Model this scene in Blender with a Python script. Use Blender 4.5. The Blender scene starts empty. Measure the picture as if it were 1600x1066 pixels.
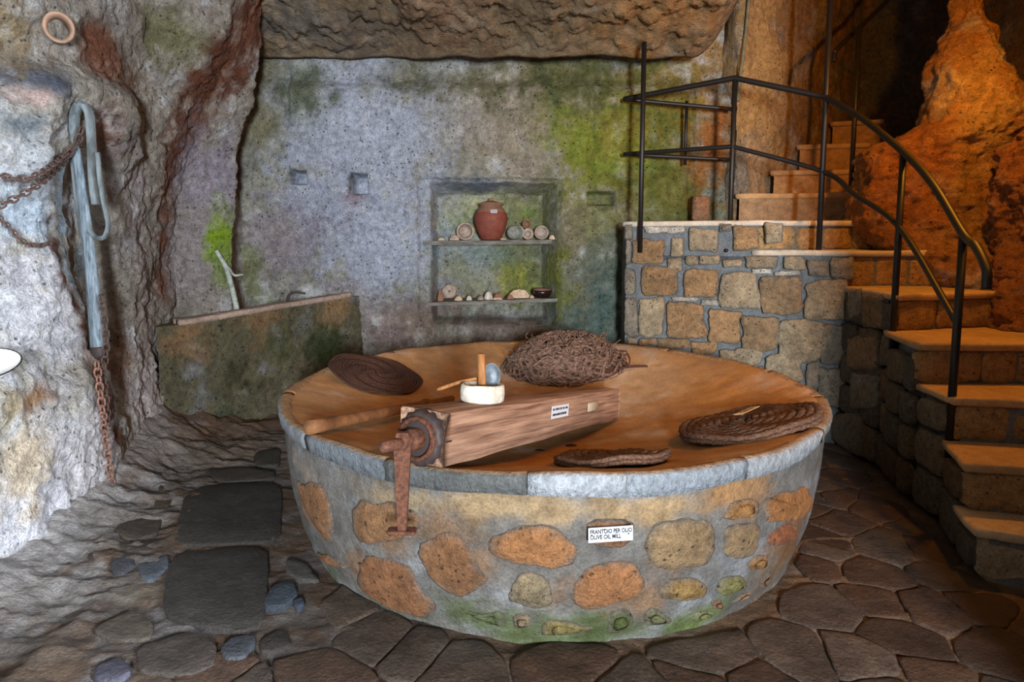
import bpy, math, random
import numpy as np
from mathutils import Matrix, Vector

scene = bpy.context.scene
COL = scene.collection
rng = np.random.default_rng(7)
random.seed(7)

# ------------------------------------------------------------------ camera
F, CY, PITCH, ZC = 1000.0, 470.0, 0.1, 1.6      # pixels on a 1600x1066 frame
CP, SP = math.cos(PITCH), math.sin(PITCH)
cam_data = bpy.data.cameras.new('camera')
cam_data.sensor_width = 36.0
cam_data.lens = 36.0 * F / 1600.0
cam_data.shift_y = -(533.0 - CY) / 1600.0
cam_data.clip_start = 0.05
cam = bpy.data.objects.new('camera', cam_data)
cam.location = (0, 0, ZC)
cam.rotation_euler = (math.pi / 2 - PITCH, 0, 0)
COL.objects.link(cam)
scene.camera = cam

# ------------------------------------------------------------------ world, daylight, exposure
world = bpy.data.worlds.new('world')
scene.world = world
world.use_nodes = True
wbg = world.node_tree.nodes['Background']
wbg.inputs[0].default_value = (0.62, 0.74, 0.95, 1)
wbg.inputs[1].default_value = 0.016
scene.view_settings.view_transform = 'Standard'
scene.view_settings.look = 'None'
scene.view_settings.exposure = 0.0
scene.view_settings.gamma = 1.0
scene.view_settings.use_curve_mapping = False

def area(name, loc, target, sx, sy, power, color):
    d = bpy.data.lights.new(name, 'AREA')
    d.shape = 'RECTANGLE'; d.size = sx; d.size_y = sy; d.energy = power; d.color = color
    o = bpy.data.objects.new(name, d)
    o.location = loc
    o.rotation_euler = (Vector(target) - Vector(loc)).to_track_quat('-Z', 'Y').to_euler()
    COL.objects.link(o)
    return o
# daylight through the cave mouth, behind the viewer and to the right
area('entrance_daylight', (0.75, -3.4, 1.75), (0.1, 4.6, 1.3), 0.55, 1.0, 980, (0.93, 0.96, 1.0))
# added light from the right, no known opening, aimed at the left wall
side = area('added_side_light', (3.5, -0.7, 1.85), (-2.4, 3.3, 1.25), 0.6, 0.9, 265, (0.80, 0.90, 1.0))
side.data.spread = math.radians(70)
# warm lamp of the cave over the stair, just above the frame
def warm(name, loc, power, radius, color=(1.0, 0.37, 0.03)):
    d = bpy.data.lights.new(name, 'POINT'); d.energy = power; d.color = color; d.shadow_soft_size = radius
    o = bpy.data.objects.new(name, d); o.location = loc; COL.objects.link(o); return o
warm('stair_lamp', (2.85, 3.75, 3.12), 105, 0.05)
ml = bpy.data.lights.new('basin_tint_spot', 'SPOT'); ml.energy = 88; ml.color = (1.0, 0.37, 0.03); ml.spot_size = math.radians(62); ml.spot_blend = .7; ml.shadow_soft_size = .06  # added warm spot that tints the basin, no lamp known there
mlo = bpy.data.objects.new('basin_tint_spot', ml); mlo.location = (2.8, 2.3, 3.3); mlo.rotation_euler = (Vector((.5, 3.6, .5)) - Vector(mlo.location)).to_track_quat('-Z', 'Y').to_euler(); COL.objects.link(mlo)

# ------------------------------------------------------------------ pixel <-> space
def ray(px, py):
    u, v = (px - 800) / F, (py - CY) / F
    return np.array([u, CP - v * SP, -SP - v * CP])
def P(px, py, Y):
    d = ray(px, py); t = Y / d[1]
    return np.array([d[0] * t, Y, ZC + d[2] * t])
def Pz(px, py, z):
    d = ray(px, py); t = (z - ZC) / d[2]
    return np.array([d[0] * t, d[1] * t, z])
def proj(p):
    p = np.asarray(p, float)
    x, y, z = p[..., 0], p[..., 1], p[..., 2] - ZC
    dep = y * CP - z * SP
    return 800 + F * x / dep, CY - F * (z * CP + y * SP) / dep
def S(r, g, b):
    f = lambda c: (c / 255) / 12.92 if c / 255 <= .04045 else ((c / 255 + .055) / 1.055) ** 2.4
    return np.array([f(r), f(g), f(b)])

# ------------------------------------------------------------------ noise
def _h(ix, iy, iz, seed):
    n = (ix.astype(np.int64) * 374761393 + iy.astype(np.int64) * 668265263 + iz.astype(np.int64) * 2147483647 + seed * 974711) & 0xFFFFFFFF
    n = ((n ^ (n >> 13)) * 1274126177) & 0xFFFFFFFF
    n = ((n ^ (n >> 15)) * 2246822519) & 0xFFFFFFFF
    return ((n ^ (n >> 16)) & 0xFFFFFF) / float(0xFFFFFF) * 2 - 1
def vnoise(p, seed=0):
    i = np.floor(p).astype(np.int64); f = p - i
    f = f * f * f * (f * (f * 6 - 15) + 10)
    r = 0
    for dx in (0, 1):
        wx = f[..., 0] if dx else 1 - f[..., 0]
        for dy in (0, 1):
            wy = f[..., 1] if dy else 1 - f[..., 1]
            for dz in (0, 1):
                wz = f[..., 2] if dz else 1 - f[..., 2]
                r = r + wx * wy * wz * _h(i[..., 0] + dx, i[..., 1] + dy, i[..., 2] + dz, seed)
    return r
def fbm(p, scale=1.0, octv=4, seed=0, gain=.5, stretch=(1, 1, 1)):
    p = np.asarray(p, float) * np.array(stretch) * scale
    a, s, t = 1.0, 0, 0
    for k in range(octv):
        s = s + a * vnoise(p + 17.3 * k, seed + k); t += a; a *= gain; p = p * 2.03
    return s / t
def ridge(p, scale=1.0, octv=3, seed=0, stretch=(1, 1, 1)):
    p = np.asarray(p, float) * np.array(stretch) * scale
    a, s, t = 1.0, 0, 0
    for k in range(octv):
        s = s + a * (1 - 2 * np.abs(vnoise(p + 9.1 * k, seed + k))); t += a; a *= .5; p = p * 2.1
    return s / t
def sstep(a, b, x):
    t = np.clip((x - a) / (b - a), 0, 1); return t * t * (3 - 2 * t)

# ------------------------------------------------------------------ materials
def nt(name):
    m = bpy.data.materials.new(name); m.use_nodes = True
    t = m.node_tree; b = t.nodes['Principled BSDF']
    b.inputs['Specular IOR Level'].default_value = .3
    return m, t, b
def node(t, typ, **kw):
    n = t.nodes.new(typ)
    for k, v in kw.items(): setattr(n, k, v)
    return n
def noise_n(t, vec, scale, detail=6, rough=.6, lac=2.0):
    n = node(t, 'ShaderNodeTexNoise')
    n.inputs['Scale'].default_value = scale; n.inputs['Detail'].default_value = detail
    n.inputs['Roughness'].default_value = rough
    t.links.new(vec, n.inputs['Vector'])
    return n.outputs['Fac']
def ramp(t, fac, stops):
    r = node(t, 'ShaderNodeValToRGB')
    el = r.color_ramp.elements
    while len(el) < len(stops): el.new(.5)
    for e, (p, c) in zip(el, stops):
        e.position = p; e.color = (c, c, c, 1) if np.isscalar(c) else (*c, 1)
    t.links.new(fac, r.inputs[0])
    return r.outputs[0]
def mul(t, a, b, fac=1.0, mode='MULTIPLY'):
    m = node(t, 'ShaderNodeMix', data_type='RGBA', blend_type=mode)
    m.inputs[0].default_value = fac
    for s, v in ((6, a), (7, b)):
        if hasattr(v, 'links') or isinstance(v, bpy.types.NodeSocket): t.links.new(v, m.inputs[s])
        else: m.inputs[s].default_value = (*v, 1)
    return m.outputs[2]
def add_h(t, a, b, wa=1.0, wb=1.0):
    m1 = node(t, 'ShaderNodeMath', operation='MULTIPLY'); t.links.new(a, m1.inputs[0]); m1.inputs[1].default_value = wa
    m2 = node(t, 'ShaderNodeMath', operation='MULTIPLY_ADD'); t.links.new(b, m2.inputs[0]); m2.inputs[1].default_value = wb
    t.links.new(m1.outputs[0], m2.inputs[2]); return m2.outputs[0]
def rock_mat(name, bump=.6, dist=.02, speck=.6, coarse=22, fine=95, rough=.92, pits=.6, stretch=None, spec=.25):
    """attribute colour x grain, pale crust specks and dark pits"""
    m, t, b = nt(name)
    at = node(t, 'ShaderNodeAttribute', attribute_name='Col')
    tc = node(t, 'ShaderNodeTexCoord'); vec = tc.outputs['Object']
    if stretch:
        mp = node(t, 'ShaderNodeMapping'); mp.inputs['Scale'].default_value = stretch
        t.links.new(vec, mp.inputs['Vector']); vec = mp.outputs['Vector']
    n1 = noise_n(t, vec, coarse, 8, .65); n2 = noise_n(t, vec, fine, 5, .7); n3 = noise_n(t, vec, coarse * .35, 4, .6)
    c = mul(t, at.outputs['Color'], ramp(t, n1, [(.28, .55), (.5, 1.0), (.72, 1.45)]), speck)
    c = mul(t, c, ramp(t, n2, [(.32, .6), (.5, 1.0), (.7, 1.4)]), speck)
    v = node(t, 'ShaderNodeTexVoronoi', feature='F1'); v.inputs['Scale'].default_value = coarse * 1.25
    v.inputs['Randomness'].default_value = 1.0
    t.links.new(vec, v.inputs['Vector'])
    pit = ramp(t, v.outputs['Distance'], [(.10, .22), (.27, 1.0)])
    pm = ramp(t, n3, [(.42, 0.0), (.56, 1.0)])
    mx = node(t, 'ShaderNodeMix', data_type='RGBA'); t.links.new(pm, mx.inputs[0])
    mx.inputs[6].default_value = (1, 1, 1, 1); t.links.new(pit, mx.inputs[7])
    c = mul(t, c, mx.outputs[2], pits)
    t.links.new(c, b.inputs['Base Color'])
    b.inputs['Roughness'].default_value = rough
    b.inputs['Specular IOR Level'].default_value = spec
    h = add_h(t, n1, n2, 1.0, .45)
    h = add_h(t, h, mx.outputs[2], 1.0, .35 * pits)
    bp = node(t, 'ShaderNodeBump'); bp.inputs['Strength'].default_value = bump; bp.inputs['Distance'].default_value = dist
    t.links.new(h, bp.inputs['Height']); t.links.new(bp.outputs[0], b.inputs['Normal'])
    return m
def plain_mat(name, color, rough=.6, metal=0.0, var=.35, scale=30, bump=.2, dist=.004, stretch=None, color2=None, spec=.3):
    m, t, b = nt(name)
    tc = node(t, 'ShaderNodeTexCoord'); vec = tc.outputs['Object']
    if stretch:
        mp = node(t, 'ShaderNodeMapping'); mp.inputs['Scale'].default_value = stretch
        t.links.new(vec, mp.inputs['Vector']); vec = mp.outputs['Vector']
    n1 = noise_n(t, vec, scale, 8, .65)
    c2 = tuple(color2) if color2 is not None else tuple(np.array(color) * .45)
    c1 = tuple(color)
    mid = tuple((np.array(c1) + np.array(c2)) / 2)
    r = ramp(t, n1, [(.3, tuple(np.array(c1) * (1 - var) + np.array(c2) * var)), (.55, c1), (.75, tuple(np.array(c1) * (1 + .3 * var)))]) if color2 is None else ramp(t, n1, [(.36, c2), (.5, mid), (.62, c1)])
    t.links.new(r, b.inputs['Base Color'])
    b.inputs['Roughness'].default_value = rough; b.inputs['Metallic'].default_value = metal
    b.inputs['Specular IOR Level'].default_value = spec
    bp = node(t, 'ShaderNodeBump'); bp.inputs['Strength'].default_value = bump; bp.inputs['Distance'].default_value = dist
    t.links.new(n1, bp.inputs['Height']); t.links.new(bp.outputs[0], b.inputs['Normal'])
    return m

M_WALL = rock_mat('tuff_wall', bump=1.0, dist=.045, speck=.95, coarse=19, fine=85, pits=.9)
M_CEIL = rock_mat('tuff_ceiling', bump=1.0, dist=.05, speck=.8, coarse=11, fine=60, pits=.4, stretch=(1, 1, 1.6))
M_STONE = rock_mat('tuff_stone', bump=1.0, dist=.03, speck=.95, coarse=24, fine=110, pits=.9)
M_MORTAR = rock_mat('mortar', bump=.8, dist=.025, speck=.8, coarse=16, fine=90, pits=.25)
M_BOWL = rock_mat('worn_basin_stone', bump=.3, dist=.008, speck=.4, coarse=10, fine=60, pits=.1, rough=.75)
M_RIM = rock_mat('chipped_grey_stone', bump=1.0, dist=.03, speck=.75, coarse=26, fine=70, pits=0, stretch=(1, 1, .6))
M_FLOOR = rock_mat('floor_earth', bump=1.0, dist=.035, speck=.7, coarse=13, fine=70, pits=.3, rough=.75, spec=.3)
M_FLAG = rock_mat('flagstone', bump=.9, dist=.03, speck=.95, coarse=9, fine=60, pits=.3, rough=.6, spec=.4)
M_TREAD = rock_mat('tread_stone', bump=.4, dist=.01, speck=.45, coarse=14, fine=80, pits=.3, rough=.8)
M_IRON = plain_mat('rusted_iron', S(104, 66, 48), rough=.75, metal=.3, scale=60, color2=S(58, 36, 28), bump=.3)
M_IRON_DARK = plain_mat('dark_iron', S(58, 58, 62), rough=.6, metal=.4, scale=50, color2=S(70, 52, 44), bump=.4)
M_RAIL = plain_mat('black_painted_steel', S(24, 21, 20), rough=.5, metal=.0, var=.3, scale=20, bump=.05, spec=.5)
M_WOOD = plain_mat('weathered_beam_wood', S(172, 138, 114), rough=.85, scale=5, stretch=(.5, 11, 11), color2=S(106, 76, 60), bump=.8, dist=.012)
M_WOOD_GREY = plain_mat('grey_shelf_wood', S(128, 126, 118), rough=.85, scale=6, stretch=(1.2, 8, 8), color2=S(78, 76, 70), bump=.4)
M_STICK = plain_mat('pale_stick_wood', S(168, 116, 68), rough=.7, scale=8, stretch=(8, 8, 1.5), color2=S(126, 84, 48), bump=.2)
M_POLE = plain_mat('pole_wood', S(132, 92, 58), rough=.75, scale=10, color2=S(92, 60, 38), bump=.4)
M_FIBRE = plain_mat('woven_fibre', S(112, 84, 66), rough=.95, scale=90, color2=S(62, 42, 32), bump=.8, dist=.006)
M_FIBRE_DARK = plain_mat('dark_woven_fibre', S(84, 56, 44), rough=.95, scale=110, color2=S(46, 28, 22), bump=.7, dist=.005)
M_ROPE = plain_mat('rope_fibre', S(128, 104, 90), rough=.95, scale=40, color2=S(70, 50, 40), bump=.5)
M_PAPER = plain_mat('white_card', S(196, 202, 210), rough=.6, var=.05, scale=8, bump=0)
M_PAPER_OLD = plain_mat('yellowed_card', S(226, 206, 170), rough=.7, var=.1, scale=12, bump=0)
M_INK = plain_mat('ink', S(14, 15, 26), rough=.7, var=0, bump=0)
M_CERAMIC_W = plain_mat('white_stone', S(214, 213, 204), rough=.7, scale=25, color2=S(168, 160, 142), bump=.3)
M_TERRA = plain_mat('terracotta', S(132, 74, 60), rough=.65, scale=22, color2=S(112, 58, 46), bump=.15)
M_TERRA_TOP = plain_mat('buff_clay', S(140, 104, 84), rough=.8, scale=22, color2=S(116, 84, 68), bump=.2)
M_CLAY = plain_mat('pale_clay', S(176, 160, 146), rough=.8, scale=30, color2=S(132, 118, 108), bump=.3)
M_CLAY2 = plain_mat('greenish_clay', S(158, 160, 150), rough=.8, scale=30, color2=S(116, 120, 112), bump=.3)
M_GLAZE = plain_mat('black_glaze', S(46, 26, 24), rough=.3, scale=40, color2=S(22, 16, 16), bump=.1, spec=.5)
M_SHERD = plain_mat('sherd_clay', S(206, 188, 160), rough=.8, scale=25, color2=S(166, 140, 116), bump=.2)
M_STRAP = plain_mat('grey_leather', S(112, 122, 126), rough=.7, scale=18, color2=S(66, 72, 74), bump=.3, stretch=(1, 1, .3))
M_BARWOOD = plain_mat('grey_bar_wood', S(122, 136, 146), rough=.75, scale=12, color2=S(66, 76, 84), bump=.4, stretch=(6, 6, .8))
M_BONE = plain_mat('bleached_wood', S(176, 184, 178), rough=.8, scale=20, color2=S(128, 138, 130), bump=.3)
M_ENAMEL = plain_mat('white_enamel', S(232, 234, 236), rough=.35, var=.05, bump=.0)
M_BLADE = plain_mat('grey_metal', S(112, 122, 130), rough=.5, metal=.3, scale=18, color2=S(78, 86, 92), bump=.1)

# ------------------------------------------------------------------ mesh helpers
def set_col(me, col):
    n = len(me.vertices)
    a = me.color_attributes.new('Col', 'FLOAT_COLOR', 'POINT')
    c = np.ones((n, 4), np.float32)
    c[:, :3] = np.clip(np.asarray(col, float), 0.004, .95)
    a.data.foreach_set('color', c.ravel())
def mesh(name, verts, faces, mat, col=None, smooth=True):
    me = bpy.data.meshes.new(name)
    if isinstance(faces, np.ndarray):
        nv, nf = len(verts), len(faces)
        me.vertices.add(nv); me.vertices.foreach_set('co', np.asarray(verts, np.float32).ravel())
        k = faces.shape[1]
        me.loops.add(nf * k); me.loops.foreach_set('vertex_index', faces.astype(np.int32).ravel())
        me.polygons.add(nf)
        me.polygons.foreach_set('loop_start', np.arange(0, nf * k, k, dtype=np.int32))
        me.polygons.foreach_set('loop_total', np.full(nf, k, np.int32))
        me.update(calc_edges=True); me.validate()
    else:
        me.from_pydata([tuple(map(float, v)) for v in verts], [], [tuple(map(int, f)) for f in faces]); me.update()
    if smooth is not False: me.polygons.foreach_set('use_smooth', np.ones(len(me.polygons), bool))
    if col is not None: set_col(me, col)
    me.materials.append(mat)
    return me
def link(name, me, parent=None, mw=None):
    o = bpy.data.objects.new(name, me); COL.objects.link(o)
    if parent is not None:
        o.parent = parent
        o.matrix_parent_inverse = Matrix.Translation(-Vector(parent.location)) if parent.type == 'EMPTY' else parent.matrix_basis.inverted()
    if mw is not None: o.matrix_basis = mw
    return o
def obj(name, verts, faces, mat, parent=None, col=None, smooth=True):
    return link(name, mesh(name, verts, faces, mat, col, smooth), parent)
def tag(o, label, cat, group=None):
    o['label'] = label; o['category'] = cat
    if group: o['group'] = group
    return o
def thing(name, label, cat, loc, group=None):
    o = bpy.data.objects.new(name, None); o.location = [float(c) for c in loc]; o.empty_display_size = .1
    COL.objects.link(o); return tag(o, label, cat, group)
def struct(o): o['kind'] = 'structure'; return o
def grid_faces(nv, nu, wrap=False, flip=False):
    i = np.arange(nv - 1)[:, None]; j = np.arange(nu if wrap else nu - 1)[None]
    j2 = (j + 1) % nu
    a, b, c, d = i * nu + j, i * nu + j2, (i + 1) * nu + j2, (i + 1) * nu + j
    f = np.stack([a, b, c, d] if not flip else [a, d, c, b], -1).reshape(-1, 4)
    return f
def grid_normals(G):
    du = np.gradient(G, axis=1); dv = np.gradient(G, axis=0)
    n = np.cross(du, dv); return n / (np.linalg.norm(n, axis=-1, keepdims=True) + 1e-9)
def smooth_grid(G, it=2):
    for _ in range(it):
        H = G.copy()
        H[1:-1, 1:-1] = (G[1:-1, 1:-1] * 2 + G[:-2, 1:-1] + G[2:, 1:-1] + G[1:-1, :-2] + G[1:-1, 2:]) / 6
        G = H
    return G
def bm_join(parts):
    V, Fc, k = [], [], 0
    for v, f in parts:
        V.append(np.asarray(v, float)); Fc += [tuple(int(i) + k for i in q) for q in f]; k += len(v)
    return np.concatenate(V), Fc
def tube(path, r, n=8, caps=True, flat=None, up=(0, 0, 1)):
    """round (or flat elliptical) tube along a path"""
    p = np.asarray(path, float); m = len(p)
    r = np.full(m, r) if np.isscalar(r) else np.asarray(r, float)
    t = np.gradient(p, axis=0); t /= np.linalg.norm(t, axis=1, keepdims=True) + 1e-9
    ref = np.array(up, float)
    if abs(t[0] @ ref) > .95: ref = np.array([1., 0, 0])
    V = []
    a = np.cross(t[0], ref); a /= np.linalg.norm(a)
    for i in range(m):
        a = a - t[i] * (a @ t[i]); a /= np.linalg.norm(a) + 1e-9
        b = np.cross(t[i], a)
        th = np.linspace(0, 2 * np.pi, n, endpoint=False) + (np.pi / 4 if n == 4 else 0)
        fb = 1.0 if flat is None else flat
        V.append(p[i] + r[i] * (np.cos(th)[:, None] * a + fb * np.sin(th)[:, None] * b))
    V = np.concatenate(V)
    Fc = [tuple(q) for q in grid_faces(m, n, True)]
    if caps:
        Fc.append(tuple(range(n))[::-1]); Fc.append(tuple((m - 1) * n + k for k in range(n)))
    return V, Fc
def spline(pts, n=24):
    pts = np.asarray(pts, float); k = len(pts)
    e = np.vstack([2 * pts[0] - pts[1], pts, 2 * pts[-1] - pts[-2]])
    out = []
    for i in range(k - 1):
        p0, p1, p2, p3 = e[i:i + 4]
        for s in np.linspace(0, 1, max(2, n // (k - 1)), endpoint=False):
            out.append(.5 * (2 * p1 + (p2 - p0) * s + (2 * p0 - 5 * p1 + 4 * p2 - p3) * s * s + (-p0 + 3 * p1 - 3 * p2 + p3) * s ** 3))
    out.append(pts[-1]); return np.array(out)
def lathe(prof, n=28, close=False):
    V = []; th = np.linspace(0, 2 * np.pi, n, endpoint=False)
    for r, z in prof: V.append(np.stack([r * np.cos(th), r * np.sin(th), np.full(n, z)], 1))
    return np.concatenate(V), [tuple(q) for q in grid_faces(len(prof), n, True)]
def xf(v, M):
    v = np.asarray(v, float); A = np.array(M)
    return v @ A[:3, :3].T + A[:3, 3]
def box(sx, sy, sz, bev=.004):
    """bevelled box centred on the origin"""
    V, Fc = [], []
    x, y, z = sx / 2, sy / 2, sz / 2; b = min(bev, x * .9, y * .9, z * .9)
    rings = [(-z, b), (-z + b, 0), (z - b, 0), (z, b)]
    for zz, i in rings:
        X, Y = x - i, y - i
        c = b
        V += [(X - c, -Y, zz), (X, -Y + c, zz), (X, Y - c, zz), (X - c, Y, zz), (-X + c, Y, zz), (-X, Y - c, zz), (-X, -Y + c, zz), (-X + c, -Y, zz)]
    Fc = [tuple(q) for q in grid_faces(4, 8, True)]
    Fc.append(tuple(range(8))[::-1]); Fc.append(tuple(24 + k for k in range(8)))
    return np.array(V), Fc
def frame(o, xaxis, zhint=(0, 0, 1)):
    x = Vector(xaxis).normalized(); z = Vector(zhint); y = z.cross(x).normalized(); z = x.cross(y)
    M = Matrix((x, y, z)).transposed().to_4x4(); M.translation = Vector([float(c) for c in o]); return M
def zframe(o, zaxis, xhint=(1, 0, 0)):
    z = Vector([float(c) for c in zaxis]).normalized(); x = Vector(xhint); y = z.cross(x).normalized(); x = y.cross(z)
    M = Matrix((x, y, z)).transposed().to_4x4(); M.translation = Vector([float(c) for c in o]); return M
def chaikin(p, it=1, w=.25):
    p = np.asarray(p, float)
    for _ in range(it):
        q = np.roll(p, -1, 0)
        p = np.stack([p * (1 - w) + q * w, p * w + q * (1 - w)], 1).reshape(-1, 2)
    return p
def resample(p, n):
    q = np.vstack([p, p[:1]]); d = np.r_[0, np.cumsum(np.linalg.norm(np.diff(q, axis=0), axis=1))]
    s = np.linspace(0, d[-1], n, endpoint=False)
    return np.stack([np.interp(s, d, q[:, k]) for k in (0, 1)], 1)
def stone_mesh(poly, fr, h, col, mat=None, bev=.02, n=20, rnd=1, cw=.25, wob=.006, bulge=.35, base=-.03, seed=0, name='stone', colvar=.2, shrink=0.0, edge=None):
    """a rounded, uneven stone from a 2-D outline; fr(uv, height) places it on its surface"""
    p = resample(chaikin(poly, rnd, cw), n)
    c = p.mean(0); rad = np.linalg.norm(p - c, axis=1).mean()
    if shrink: p = c + (p - c) * (1 - shrink / rad)
    wob = min(wob, .06 * rad)
    q3 = np.c_[p, np.full(n, seed * 3.7)]
    p = p + wob * np.stack([fbm(q3, 12, 4, seed, .65), fbm(q3 + 31, 12, 4, seed + 5, .65)], 1) * 3
    rings = [(1.0, base), (1.0, h * .35), (1 - .45 * bev / rad, h * .8), (1 - 1.3 * bev / rad, h), (.55, h * (1 + bulge * .7)), (.22, h * (1 + bulge))]
    V = []; 
    for s, hh in rings:
        uv = c + (p - c) * max(s, .1)
        hv = np.full(n, hh) 
        if hh > 0: hv = hv + .25 * h * fbm(np.c_[uv, np.full(n, seed * 1.3)], 9, 3, seed + 9)
        V.append(fr(uv, hv))
    V.append(fr(c[None], np.array([h * (1 + bulge)])))
    V = np.concatenate(V)
    Fc = [tuple(q) for q in grid_faces(len(rings), n, True)]
    k = (len(rings) - 1) * n
    Fc += [(k + i, k + (i + 1) % n, len(V) - 1) for i in range(n)]
    cc = np.asarray(col)[None] * (1 + colvar * fbm(V, 9, 4, seed + 3, .6))[:, None]
    if edge is not None:
        for ri, wgt in ((0, 1), (1, .75), (2, .25), (3, 0)):
            sl = slice(ri * n, ri * n + n); w = np.clip(wgt + .5 * fbm(V[sl], 18, 3, seed + 8), 0, 1)[:, None]
            cc[sl] = cc[sl] * (1 - w) + np.asarray(edge) * w
    return V, Fc, cc
def add_stone(name, parent, poly, fr, h, col, mat, **kw):
    V, Fc, cc = stone_mesh(poly, fr, h, col, **kw)
    # keep the faces pointing outwards
    a, b, c = V[Fc[0][0]], V[Fc[0][1]], V[Fc[0][2]]
    ctr = V.mean(0); nrm = np.cross(V[Fc[-1][1]] - V[Fc[-1][0]], V[Fc[-1][2]] - V[Fc[-1][0]])
    out = fr(np.asarray(poly).mean(0)[None], np.array([1.0]))[0] - fr(np.asarray(poly).mean(0)[None], np.array([0.0]))[0]
    if nrm @ out < 0: Fc = [f[::-1] for f in Fc]
    return obj(name, V, Fc, mat, parent, cc)
def paint(Pts, base, blobs, wr=.35, seed=50, crust=S(188, 194, 202)):
    """mineral, moss and damp stains, and some light and shade painted in as colour: (centre xyz, radius, z-stretch, colour, strength)"""
    sh = Pts.shape[:-1]; p = Pts.reshape(-1, 3)
    col = np.empty_like(p); col[:] = base
    v = fbm(p, 1.6, 4, seed); col *= (1 + .22 * v)[:, None]
    w1 = fbm(p, 3.0, 5, seed + 11, gain=.62)
    w2 = fbm(p, 9.0, 4, seed + 17, gain=.65)
    mot = fbm(p, 4.0, 5, seed + 23, gain=.6)
    cw = .55 * sstep(.05, .38, mot)[:, None]; col = col * (1 - cw) + crust * cw * np.clip(col.mean() * 3.2, .35, 1)
    gw = .32 * sstep(-.10, -.4, mot)[:, None]; col = col * (1 - gw) + np.array([.07, .058, .045]) * gw
    for k, (c, r, zs, cc, st) in enumerate(blobs):
        d = p - np.asarray(c); d[:, 2] /= zs
        dist = np.linalg.norm(d, axis=1) / r
        n = w1 if k % 2 else -w1
        w = st * sstep(1.25, .25, dist + wr * 2.2 * n + .8 * w2)
        col = col * (1 - w[:, None]) + np.asarray(cc) * w[:, None]
    col *= (1 + .3 * w2)[:, None]
    cw = .3 * sstep(.12, .42, w1 * .5 + mot * .7)[:, None]; col = col * (1 - cw) + np.minimum(col * 1.7 + .02, .8) * cw
    return col.reshape(*sh, 3)
GRIDS = {}
def on_grid(key, px, py, lift=0.0):
    """point of a built surface seen at a pixel of the photograph"""
    G, N = GRIDS[key]
    gx, gy = proj(G.reshape(-1, 3)); d = (gx - px) ** 2 + (gy - py) ** 2
    near = np.argsort(d)[:6]; pts = G.reshape(-1, 3)[near]
    i = near[np.argmin(np.linalg.norm(pts, axis=1))]
    return G.reshape(-1, 3)[i] + lift * N.reshape(-1, 3)[i]

# ================================================================== THE CAVE
YB = 6.2                                       # back wall
# ---- back wall with its niche, sockets and grooves
def nonuni(segs):
    out = []
    for a, b, n in segs: out.append(np.linspace(a, b, n, endpoint=False))
    return np.r_[np.concatenate(out), segs[-1][1]]
xs = nonuni([(-2.8, -1.0, 130), (-1.0, .6, 190), (.6, 2.3, 110)])
zs = nonuni([(-.1, .9, 45), (.9, 2.25, 160), (2.25, 3.75, 90), (3.75, 4.8, 20)])
X, Z = np.meshgrid(xs, zs)
B = np.stack([X, np.full_like(X, YB), Z], -1)
D = .07 * fbm(B, .8, 3, 1) + .03 * fbm(B, 3, 4, 2) + .010 * ridge(B, 9, 3, 3)
def rect_px(x0, y0, x1, y1, Y=YB):
    a, b = P(x0, y1, Y), P(x1, y0, Y); return a[0], b[0], a[2], b[2]
wob = .018 * fbm(B, 6, 3, 4)
def recess(x0, x1, z0, z1, depth, sl, sr, sb, st):
    d = np.minimum.reduce([(X + wob - x0) / sl, (x1 - X + wob) / sr, (Z + wob - z0) / sb, (z1 - Z + wob) / st])
    return depth * np.clip(d, 0, 1)
x0, x1, z0, z1 = rect_px(652, 276, 880, 486)
D += recess(x0, x1, z0 - .12, z1, .05, .03, .05, .03, .03)
x0, x1, z0, z1 = rect_px(673, 284, 872, 492)
NICHE = (x0, x1, z0, z1)
D += recess(x0, x1, z0 - .1, z1, .34, .03, .13, .03, .10)
for (cx, cy, w, h, dp) in ((466, 277, 24, 22, .22), (561, 287, 24, 30, .26), (941, 311, 40, 20, .18), (700, 256, 7, 7, .04)):
    a = rect_px(cx - w / 2, cy - h / 2, cx + w / 2, cy + h / 2)
    D += recess(a[0] - .01, a[1] + .01, a[2] - .01, a[3] + .01, dp, .025, .025, .025, .025)
# vertical grooves left by the picks, and the dressed panel edge
for gx, y0_, y1_, amp in ((448, 108, 190, .05), (924, 140, 330, .03), (1078, 120, 340, .05)):
    a = P(gx, y1_, YB); b = P(gx, y0_, YB)
    D += amp * np.exp(-((X - a[0]) / .03) ** 2) * sstep(a[2] - .15, a[2] + .1, Z) * sstep(b[2] + .15, b[2] - .05, Z)
D += .10 * sstep(P(0, 145, YB)[2], P(0, 115, YB)[2], Z)
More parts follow.
